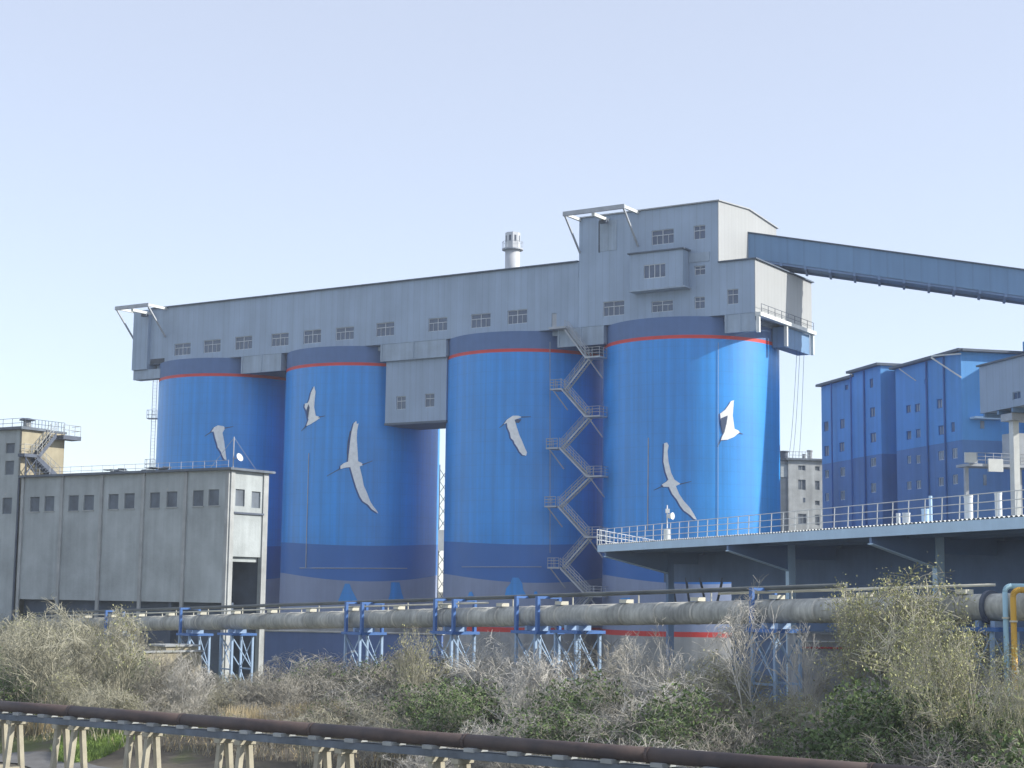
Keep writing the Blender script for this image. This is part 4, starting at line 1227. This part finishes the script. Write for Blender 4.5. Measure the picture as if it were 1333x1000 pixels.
lowbox('plastered_hut', 216, 258, 842, 137, 3, 'concy', 'tiny cream plastered hut among the shrubs below the concrete building', 'hut', (.8, .6))
lowbox('shaded_foot_strip', 345, 575, 822, 178, .5, 'bldr', 'long dark blue strip standing for the shaded foot of the left silos', 'wall', (.95, -.3))  # added strip, the second silo's shaded base put into its colour
f_ = lowbox('low_shed', 1037, 1143, 826, 120, 4, 'greybase', 'long low grey shed behind the trees under the canopy', 'shed', (1, 0), ((1076, 856, 1080, 873), (1092, 857, 1098, 866)))
q = f_.px(1038, 843); q2 = f_.px(1140, 843.5)
t = thing('red_pipe', tuple(f_.p(q[0], -.3, q[1])), 'thin red pipe along the low grey shed, bent down at its right end', 'pipe')
MB().tube(f_.p(q[0], -.2, q[1]), f_.p(q2[0], -.2, q[1]), .07, 8).build('run', M['redpipe'], t)
MB().tube(f_.p(q2[0], -.2, q[1] + .06), f_.p(q2[0], -.2, q[1] - 1.6), .09, 8).build('drop', M['redpipe'], t)
MB().tube(f_.p(q[0], -.22, q[1] + .45), f_.p(q2[0] - 1, -.22, q[1] + .45), .05, 8).build('upper_run', M['white'], t)

# ---------------------------------------------------------------- rusty pipe on concrete trestles
RP = thing('rusty_pipe', tuple(RUST0.lerp(RUST1, .5)), 'long rusty brown pipe crossing the foreground on low concrete trestles', 'pipe')
ra = RUST0 - (RUST1 - RUST0) * .15; rb_ = RUST0 + (RUST1 - RUST0) * 1.6
rv = (rb_ - ra).normalized()
RL = (rb_ - ra).length
n = int(RL / 9.5) + 1
for k in range(n):
    MB().tube(ra + rv * (k * 9.5), ra + rv * min(RL, k * 9.5 + 9.46), .3, 20).build('pipe_section', M['rust'], RP, True)
    MB().tube(ra + rv * (k * 9.5 + 9.40), ra + rv * (k * 9.5 + 9.54), .325, 20).build('weld_band', M['rust'], RP)
rh_ = V((rv.x, rv.y, 0)).normalized()
def rust_at(u):
    lo, hi = 0.0, RL
    for _ in range(40):
        m_ = (lo + hi) / 2
        d = ra + rv * m_ - CAM
        if 666.5 + FPX * d.dot(RT) / d.dot(FW) < u: lo = m_
        else: hi = m_
    return lo
rlabs = ['cream concrete A frame trestle under the rusty pipe at the left edge', 'cream concrete A frame trestle under the rusty pipe by the green grass', 'cream concrete A frame trestle under the rusty pipe, third from the left', 'cream concrete A frame trestle under the rusty pipe by the dry reeds', 'cream concrete A frame trestle under the rusty pipe right of the reeds', 'cream concrete A frame trestle under the rusty pipe, fifth from the left edge', 'cream concrete A frame trestle under the rusty pipe below the silo with the staircase']
us = [4, 84, 178, 296, 424, 572, 742]
for k, u in enumerate(us):
    s_ = rust_at(u)
    for j, ds in enumerate((0.0, 1.25)):
        pass
    c = ra + rv * (s_ + .6)
    t = thing('concrete_trestle', (c.x, c.y, ground_z(c.x, c.y)), rlabs[k], 'trestle', 'concrete trestles under the rusty pipe')
    for ds in (-.75, .75):
        cc_ = c + rv * ds
        f_ = Fr((cc_.x, cc_.y), (rh_.x, rh_.y))
        zt = cc_.z - .3 - .62
        gz = ground_z(cc_.x, cc_.y) - .6
        for sb in (-1, 1):
            mb = MB().hexa([f_.p(-.13, sb * .66 - .13, gz), f_.p(.13, sb * .66 - .13, gz), f_.p(.13, sb * .66 + .13, gz), f_.p(-.13, sb * .66 + .13, gz),
                            f_.p(-.13, sb * .24 - .13, zt), f_.p(.13, sb * .24 - .13, zt), f_.p(.13, sb * .24 + .13, zt), f_.p(-.13, sb * .24 + .13, zt)])
            mb.build('leg', M['trest'], t)
        zc_ = gz + (zt - gz) * .42
        MB().box(f_, -.09, .09, -.42, .42, zc_ - .11, zc_ + .11).build('crossbar', M['trest'], t)
        MB().box(f_, -.2, .2, -.5, .5, zt + .003, zt + .2).build('cap', M['trest'], t)
# steel carrier beam with saddle blocks between pipe and trestles
cbm = thing('carrier_beam', tuple(RUST0.lerp(RUST1, .4) - V((0, 0, .8))), 'dark carrier beam with saddle blocks directly under the rusty pipe', 'beam')
e0 = ra - V((0, 0, .3 + .41)); e1 = rb_ - V((0, 0, .3 + .41))
f_x = V((-rh_.y, rh_.x, 0))
for off in (-.32, .32):
    MB().bar(e0 + f_x * off + V((0, 0, .16)), e1 + f_x * off + V((0, 0, .16)), .16, .3).build('beam', M['blocked'], cbm)
for k in range(int(RL / 2.4)):
    q = ra + rv * (k * 2.4)
    f_ = Fr((q.x, q.y), (rh_.x, rh_.y))
    MB().box(f_, -.28, .28, -.45, .45, q.z - .40, q.z - .24).build('saddle_block', M['concl'], cbm)

# ---------------------------------------------------------------- shrubs
def shrub_mesh(seed, H=5.0, W=4.0, stems=13, fork=(6, 5, 4), twig=.010, lean=.25, upright=.6, pct=.995, t0=.25):
    r = random.Random(seed)
    mb = MB(); tips = []
    def seg(p, q, ra_, rb2):
        t = (q - p)
        if t.length < 1e-4: return
        t.normalize()
        x = t.cross(V((0, 0, 1)) if abs(t.z) < .9 else V((1, 0, 0))).normalized(); y = t.cross(x)
        k = len(mb.v)
        for c, rr in ((p, ra_), (q, rb2)):
            for i in range(3):
                g_ = 2.094 * i
                mb.v.append(c + (x * math.cos(g_) + y * math.sin(g_)) * rr)
        mb.f.extend([(k, k + 1, k + 4, k + 3), (k + 1, k + 2, k + 5, k + 4), (k + 2, k, k + 3, k + 5)])
    def grow(p, d, L, rad, lev):
        n = 4 if lev == 0 else (3 if lev == 1 else 2)
        pts = [p]
        for i in range(n):
            d = (d + V((r.gauss(0, .10), r.gauss(0, .10), r.gauss(0, .08) + .07 * upright))).normalized()
            q = pts[-1] + d * (L / n)
            f0, f1 = 1 - .65 * i / n, 1 - .65 * (i + 1) / n
            seg(pts[-1], q, max(twig, rad * f0), max(twig * .8, rad * f1))
            pts.append(q)
        if lev < len(fork):
            for k in range(fork[lev]):
                t = r.uniform(t0 if lev == 0 else .25, 1.0)
                i = min(n - 1, int(t * n)); q = pts[i].lerp(pts[i + 1], t * n - i)
                az = r.uniform(0, 6.283)
                nd = (d * r.uniform(.5, 1.0) + V((math.cos(az), math.sin(az), r.uniform(-.15, .5))) * r.uniform(.7, 1.2)).normalized()
                grow(q, nd, L * r.uniform(.38, .62), rad * .5, lev + 1)
        else:
            tips.append(pts[-1]); tips.append(pts[1])
    for s_ in range(stems):
        az = r.uniform(0, 6.283); rr = W * .22 * math.sqrt(r.random())
        base = V((math.cos(az) * rr, math.sin(az) * rr, -.15))
        d = V((math.cos(az) * lean * r.uniform(.2, 1.5), math.sin(az) * lean * r.uniform(.2, 1.5), 1)).normalized()
        grow(base, d, H * r.uniform(.45, .72), .05 * r.uniform(.6, 1.2), 0)
    # fit to the wanted height
    zs = sorted(v.z for v in mb.v); k = H / zs[int(len(zs) * pct)]
    xs = sorted(abs(v.x) for v in mb.v); kx = (W / 2) / xs[int(len(xs) * .97)]
    def fit(v):                               # rounded crown: shoots above the dome are shortened
        x, y, z = v.x * kx, v.y * kx, v.z * k
        lim = H * (.96 - .34 * min(1.3, (x * x + y * y) / (W * W / 4)))
        if z > lim: z = lim + (z - lim) * .35
        return V((x, y, z))
    mb.v = [fit(v) for v in mb.v]
    tips = [fit(t) for t in tips]
    return mb, tips, r
def leaves(tips, r, prob, size, zmin, per=2, spread=.16):
    mb = MB()
    for t in tips:
        if t.z < zmin or r.random() > prob: continue
        for _ in range(per):
            c = t + V((r.gauss(0, spread), r.gauss(0, spread), r.gauss(0, spread)))
            a = V((r.gauss(0, 1), r.gauss(0, 1), r.gauss(0, 1))).normalized(); b = a.cross(V((r.gauss(0, 1), r.gauss(0, 1), r.gauss(0, 1)))).normalized()
            s_ = size * r.uniform(.6, 1.3)
            k = len(mb.v)
            mb.v += [c - a * s_, c + b * s_ * .5, c + a * s_, c - b * s_ * .5]
            mb.f.append((k, k + 1, k + 2, k + 3))
    return mb
PROTO = {}
def proto(key, kw, twig, leafspec=None, pct=.995):
    mb, tips, r = shrub_mesh(pct=pct, **kw)
    H = kw['H']
    root = bpy.data.objects.new('shrub', None); root.empty_display_size = .3
    b = mb.build('branches', M[twig], None, fix=False); b.parent = root
    parts = [b]
    if leafspec:
        lb = leaves(tips, r, leafspec[1], leafspec[2], H * leafspec[3], leafspec[4], leafspec[5] if len(leafspec) > 5 else .16)
        l = lb.build('foliage', M[leafspec[0]], None, fix=False); l.parent = root
        parts.append(l)
    PROTO[key] = (root, parts, H, kw['W'])
proto('tan0', dict(seed=1, H=6, W=6, stems=16), 'twigA')
proto('tan1', dict(seed=2, H=6, W=5.5, stems=18, lean=.4), 'twigA', ('leafY', .25, .07, .5, 1))
proto('grey0', dict(seed=3, H=5, W=6, stems=20, lean=.35), 'twigB')
proto('grey1', dict(seed=4, H=5, W=5.5, stems=18), 'twigB', ('leafG', .3, .08, .0, 1))
proto('grey2', dict(seed=9, H=5, W=6, stems=22, lean=.5), 'twigC')
proto('stem0', dict(seed=14, H=5, W=5.5, stems=9, fork=(6, 6, 5), lean=.22, twig=.009), 'twigC')
proto('stem1', dict(seed=15, H=5, W=5.5, stems=8, fork=(6, 6, 5), lean=.3, twig=.009), 'twigB')
proto('crown0', dict(seed=16, H=7, W=5.5, stems=4, fork=(9, 7, 6), lean=.30, twig=.010, t0=.62), 'twigA', ('leafY', .75, .055, .45, 2), pct=.97)
proto('crown1', dict(seed=17, H=7, W=5.5, stems=3, fork=(10, 7, 6), lean=.30, twig=.010, t0=.55), 'twigA', ('leafY', .6, .05, .45, 2), pct=.97)
proto('pale', dict(seed=5, H=7, W=5.5, stems=3, fork=(9, 7, 5), lean=.32, twig=.012, t0=.5), 'twigC', pct=.97)
proto('yel0', dict(seed=6, H=7, W=7, stems=9, fork=(7, 6, 5), lean=.4), 'twigA', ('leafY', .6, .055, .35, 2), pct=.95)
proto('yel1', dict(seed=7, H=7, W=6.5, stems=10, fork=(7, 6, 5), lean=.45), 'twigA', ('leafY', .7, .055, .3, 2), pct=.95)
proto('grn0', dict(seed=8, H=5, W=6, stems=14, lean=.45), 'twigB', ('leafG', .95, .11, .0, 3, .2))
proto('grn1', dict(seed=10, H=5, W=5, stems=12, lean=.4), 'twigB', ('leafG', .7, .10, .1, 2, .2))
used = set()
def put(key, x, y, h, wd, label, group, rot, cat='shrub', name='shrub'):
    root, parts, H, W = PROTO[key]
    if key in used:
        o = root.copy(); cs = []
        for p in parts:
            c = p.copy(); c.parent = o; cs.append(c)
        COL.objects.link(o)
        for c in cs: COL.objects.link(c)
    else:
        o = root; used.add(key); COL.objects.link(o)
    o.name = name
    o.location = (x, y, ground_z(x, y) - .05)
    o.rotation_euler = (0, 0, rot)
    o.scale = (wd / W, wd / W, h / H)
    tag(o, label, cat, group)
    return o
prof = [(-60, 778), (0, 778), (60, 776), (120, 786), (160, 815), (210, 838), (280, 848), (295, 872), (325, 872), (345, 838), (420, 832), (450, 842), (470, 850), (495, 842), (520, 828), (550, 815), (600, 830), (660, 822), (720, 832), (770, 815), (850, 802), (900, 825), (945, 850), (1000, 878), (1060, 872), (1130, 862), (1165, 822), (1230, 806), (1290, 812), (1333, 832), (1400, 830)]
def topv(u):
    for (u0, v0), (u1, v1) in zip(prof, prof[1:]):
        if u <= u1: return v0 + (v1 - v0) * (u - u0) / (u1 - u0)
    return 830
ZN = ((90, 'below the left tower'), (200, 'below the concrete building'), (345, 'below the open bay'), (460, 'below the silo with two cranes'), (560, 'left of the middle gap'), (650, 'below the middle gap'),
      (760, 'below the staircase silo'), (880, 'below the zigzag staircase'), (960, 'below the rightmost silo'), (1060, 'around the bare tree'), (1180, 'below the budding trees'), (1500, 'below the blue building'))
def zone(u): return next(z for lim, z in ZN if u < lim)
rs = random.Random(21)
ROWS = ((.06, .50), (.26, .62), (.46, .76), (.66, .88), (.88, 1.0))
rowname = (' in the front row ', ' in the second row ', ' in the middle row ', ' in the rear row ', ' against the big pipe ')
KN = {'tan0': 'bare tan shrub', 'tan1': 'tan shrub with yellow buds', 'grey0': 'bare grey brown shrub', 'grey1': 'grey brown shrub with green leaves', 'grey2': 'bare pale grey shrub', 'yel0': 'yellow green budding shrub', 'yel1': 'bushy yellow green shrub', 'grn0': 'dark green leafy shrub', 'grn1': 'loose green shrub', 'pale': 'pale bare tree', 'stem0': 'sparse pale stemmed shrub', 'stem1': 'sparse grey stemmed shrub'}
for ri, (tt, hk) in enumerate(ROWS):
    u = -70 + 40 * (ri % 2)
    while u < 1400:
        uu = u + rs.uniform(-18, 18)
        # depth span at this column: just behind the rusty pipe to just behind the big pipe
        q = ra + rv * rust_at(min(uu, 1050)); y0 = (q.y + (16 if uu < 520 else (11 if uu < 640 else 7))) if uu < 1050 else 64
        y1 = along(uu).y + 1.5
        if uu > 900: y0 = max(62, y0 - 3)
        Y = y0 + (y1 - y0) * tt + rs.uniform(-1.5, 1.5)
        tv = topv(uu)
        P_ = atY(uu, tv, Y)
        h = (P_.z - ground_z(P_.x, Y)) * hk * rs.uniform(.82, 1.05)
        h = max(1.6, min(h, 9))
        x_ = rs.random()
        if uu < 170: kk = 'grn1' if x_ < .25 and ri < 3 else 'tan0' if x_ < .45 else ('tan1' if x_ < .75 else ('grey0' if ri < 3 else 'grey2'))
        elif uu < 560: kk = 'grey0' if x_ < .25 else ('stem1' if x_ < .5 else ('stem0' if x_ < .75 else ('grey1' if x_ < .9 else 'tan0')))
        elif uu < 900: kk = ('grn1' if x_ < .38 and ri < 3 else ('stem1' if x_ < .5 else ('grey1' if x_ < .65 else ('stem0' if x_ < .88 else 'grey2'))))
        else: kk = ('grn0' if x_ < .3 else ('grn1' if x_ < .62 else ('stem1' if x_ < .85 else 'grey1'))) if ri < 3 else ('yel0' if x_ < .3 and uu > 1040 else ('yel1' if x_ < .4 and uu > 1040 else ('tan1' if x_ < .7 else 'grey2')))
        wd = min(max(3.4, h * rs.uniform(.95, 1.3)), 7)
        put(kk, P_.x, Y, h, wd, KN[kk] + rowname[ri] + zone(uu), 'shrubs in the thicket behind the rusty pipe', rs.uniform(0, 6.28))
        u += 58 if ri else 50
byl = {}
for o in bpy.data.objects:
    if o.name.startswith('shrub') and o.get('label'): byl.setdefault(o['label'], []).append(o)
for l, os2 in byl.items():
    if len(os2) == 2:
        os2.sort(key=lambda o: o.scale.z)
        os2[0]['label'] = 'lower ' + l; os2[1]['label'] = 'taller ' + l
# trees that stand out
for (u, v, Y, kk, wpx, lab, nm) in ((1000, 752, 84, 'pale', 150, 'bare pale tree spreading in front of the big pipe below the canopy', 'bare_tree'),
                                (845, 802, 90, 'pale', 110, 'bare pale branching tree below the right hand silo', 'bare_tree'),
                                (1195, 742, 80, 'crown0', 200, 'tall yellow green budding tree rising above the big pipe under the canopy', 'budding_tree'),
                                (1098, 757, 83, 'crown1', 175, 'tall budding tree between the bare tree and the tallest budding tree', 'budding_tree'),
                                (1225, 806, 70, 'yel1', 190, 'broad yellow green bush in front of the big pipe at right', 'budding_bush'),
                                (1330, 838, 66, 'yel0', 120, 'yellow green bush at the right edge below the yellow pipe', 'budding_bush'),
                                (545, 808, 103, 'tan1', 80, 'tan budding shrub rising against the pipe below the middle gap', 'budding_bush'),
                                (215, 832, 118, 'grey0', 70, 'grey bush veiling the small plastered hut below the concrete building', 'bare_bush'), (1150, 752, 84, 'crown1', 160, 'budding tree between the two tallest budding trees under the canopy', 'budding_tree'), (700, 826, 88, 'stem0', 80, 'pale stemmed bush in front of the trestle pair', 'bare_bush'), (248, 840, 114, 'grey2', 60, 'pale bush right of the small plastered hut', 'bare_bush'),
                                (60, 772, 112, 'tan0', 150, 'large bare tan thicket bush at the left edge', 'bare_bush'), (150, 783, 114, 'tan1', 110, 'large tan bush with few buds hiding the left end of the big pipe', 'bare_bush')):
    P_ = atY(u, v, Y)
    put(kk, P_.x, Y, P_.z - ground_z(P_.x, Y), wpx * Y / FPX, lab, None, u * .37, 'tree' if 'tree' in nm else 'bush', nm)

# ---------------------------------------------------------------- ground cover, reeds, grass, rubble
def blades(name, mt, spots, n, hgt, spread, wid, kind='stuff', lean=.3, seed=3):
    r = random.Random(seed)
    mb = MB()
    for _ in range(n):
        x, y = spots(r)
        z = ground_z(x, y)
        h = hgt * r.uniform(.4, 1.1); az = r.uniform(0, 6.283)
        d = V((math.cos(az), math.sin(az), 0)); tip = V((x, y, z + h)) + V((r.gauss(0, lean), r.gauss(0, lean), 0)) * h
        k = len(mb.v)
        mb.v += [V((x, y, z - .03)) - d * wid, V((x, y, z - .03)) + d * wid, tip + d * wid * .3, tip - d * wid * .3]
        mb.f.append((k, k + 1, k + 2, k + 3))
    return tag(mb.build(name, mt, fix=False), kind=kind)
def thicket_spot(r):
    while True:
        u = r.uniform(-60, 1400); Yr = r.random() ** 1.3
        q = ra + rv * rust_at(min(u, 1050)); y0 = q.y + (17 if u < 560 else 9)
        if u > 1050: y0 = 64
        Y = y0 + (along(u).y + 10 - y0) * Yr
        p = atY(u, 850, Y)
        return p.x, Y
blades('dry_undergrowth', M['twigB'], thicket_spot, 9000, 1.6, 0, .02, lean=.25, seed=4)
blades('dry_grass', M['reed'], thicket_spot, 9000, .8, 0, .02, lean=.5, seed=5)
def patch(cx, cy, rx, ry):
    def f(r):
        a, k = r.uniform(0, 6.283), math.sqrt(r.random())
        return cx + math.cos(a) * k * rx, cy + math.sin(a) * k * ry
    return f
def gp(u, v):
    """ground point seen at photo pixel"""
    P_ = on(u, v, V((0, 0, -1.2)), V((0, 0, 1)))
    return P_.x, P_.y
tag(blades('grass', M['grass'], patch(*gp(128, 985), 2.4, 6), 14000, .5, 0, .025, seed=6), 'bright green grass patch beside the second concrete trestle', None)
blades('grass', M['grass'], patch(*gp(490, 985), 3.0, 3), 6000, .6, 0, .025, seed=18)
blades('grass', M['grass'], patch(*gp(40, 955), 3.0, 3), 9000, .5, 0, .025, seed=16)
blades('grass', M['grass'], patch(*gp(230, 975), 3.5, 4), 7000, .45, 0, .025, seed=17)
blades('grass', M['grass'], patch(*gp(660, 945), 9, 8), 9000, .5, 0, .02, seed=7)
blades('grass', M['grass'], patch(*gp(930, 955), 10, 8), 9000, .5, 0, .02, seed=8)
for (u, v, rx, n, h, lab, sd) in ((400, 990, 2.6, 2600, 2.3, 'tall dry cream reeds', 11), (315, 990, 1.3, 1500, 2.1, 'dry reeds', 12), (45, 972, 1.8, 2600, .9, 'dry grass', 13)):
    blades('dry_reeds', M['reed'], patch(*gp(u, v), rx, 2.2), n, h, 0, .018, lean=.16 if h > 1 else .5, seed=sd)
def rubble(u, v, w_, n, lab, mt, sd):
    r = random.Random(sd)
    x, y = gp(u, v); P_ = atY(u, v, y + 8); x, y = P_.x, y + 8
    mb = MB()
    for _ in range(n):
        bm = bmesh.new(); bmesh.ops.create_icosphere(bm, subdivisions=1, radius=r.uniform(.1, .38))
        c = V((x + r.gauss(0, w_), y + r.gauss(0, .7), 0)); c.z = ground_z(c.x, c.y) + r.uniform(0, .5)
        vs = [c + V((v_.co.x * r.uniform(.7, 1.3), v_.co.y * r.uniform(.7, 1.3), v_.co.z * r.uniform(.5, 1.0))) for v_ in bm.verts]
        bm.verts.index_update()
        mb.add(vs, [tuple(q.index for q in f.verts) for f in bm.faces]); bm.free()
    o = mb.build('rubble_pile', M[mt], loc=(x, y, ground_z(x, y)))
    tag(o, lab, 'rubble', kind='stuff')
rubble(306, 930, 1.2, 40, 'heap of pale grey broken rubble behind the rusty pipe at left', 'concl', 1)
rubble(430, 938, 1.5, 36, 'heap of tan stones behind the rusty pipe', 'rubble', 2)

# ---------------------------------------------------------------- air between the camera and the plant
HAZE = 0.00027
if HAZE:
    hz = MB().box(WORLD, -500, 500, -40, 700, -3.2, 75).build('haze', bpy.data.materials.new('haze_air'))
    tag(hz, kind='stuff')
    m = hz.data.materials[0]; m.use_nodes = True
    m.node_tree.nodes.remove(m.node_tree.nodes['Principled BSDF'])
    pv = m.node_tree.nodes.new('ShaderNodeVolumePrincipled')
    pv.inputs['Density'].default_value = HAZE
    pv.inputs['Color'].default_value = (.85, .92, 1, 1)
    m.node_tree.links.new(pv.outputs[0], m.node_tree.nodes['Material Output'].inputs['Volume'])
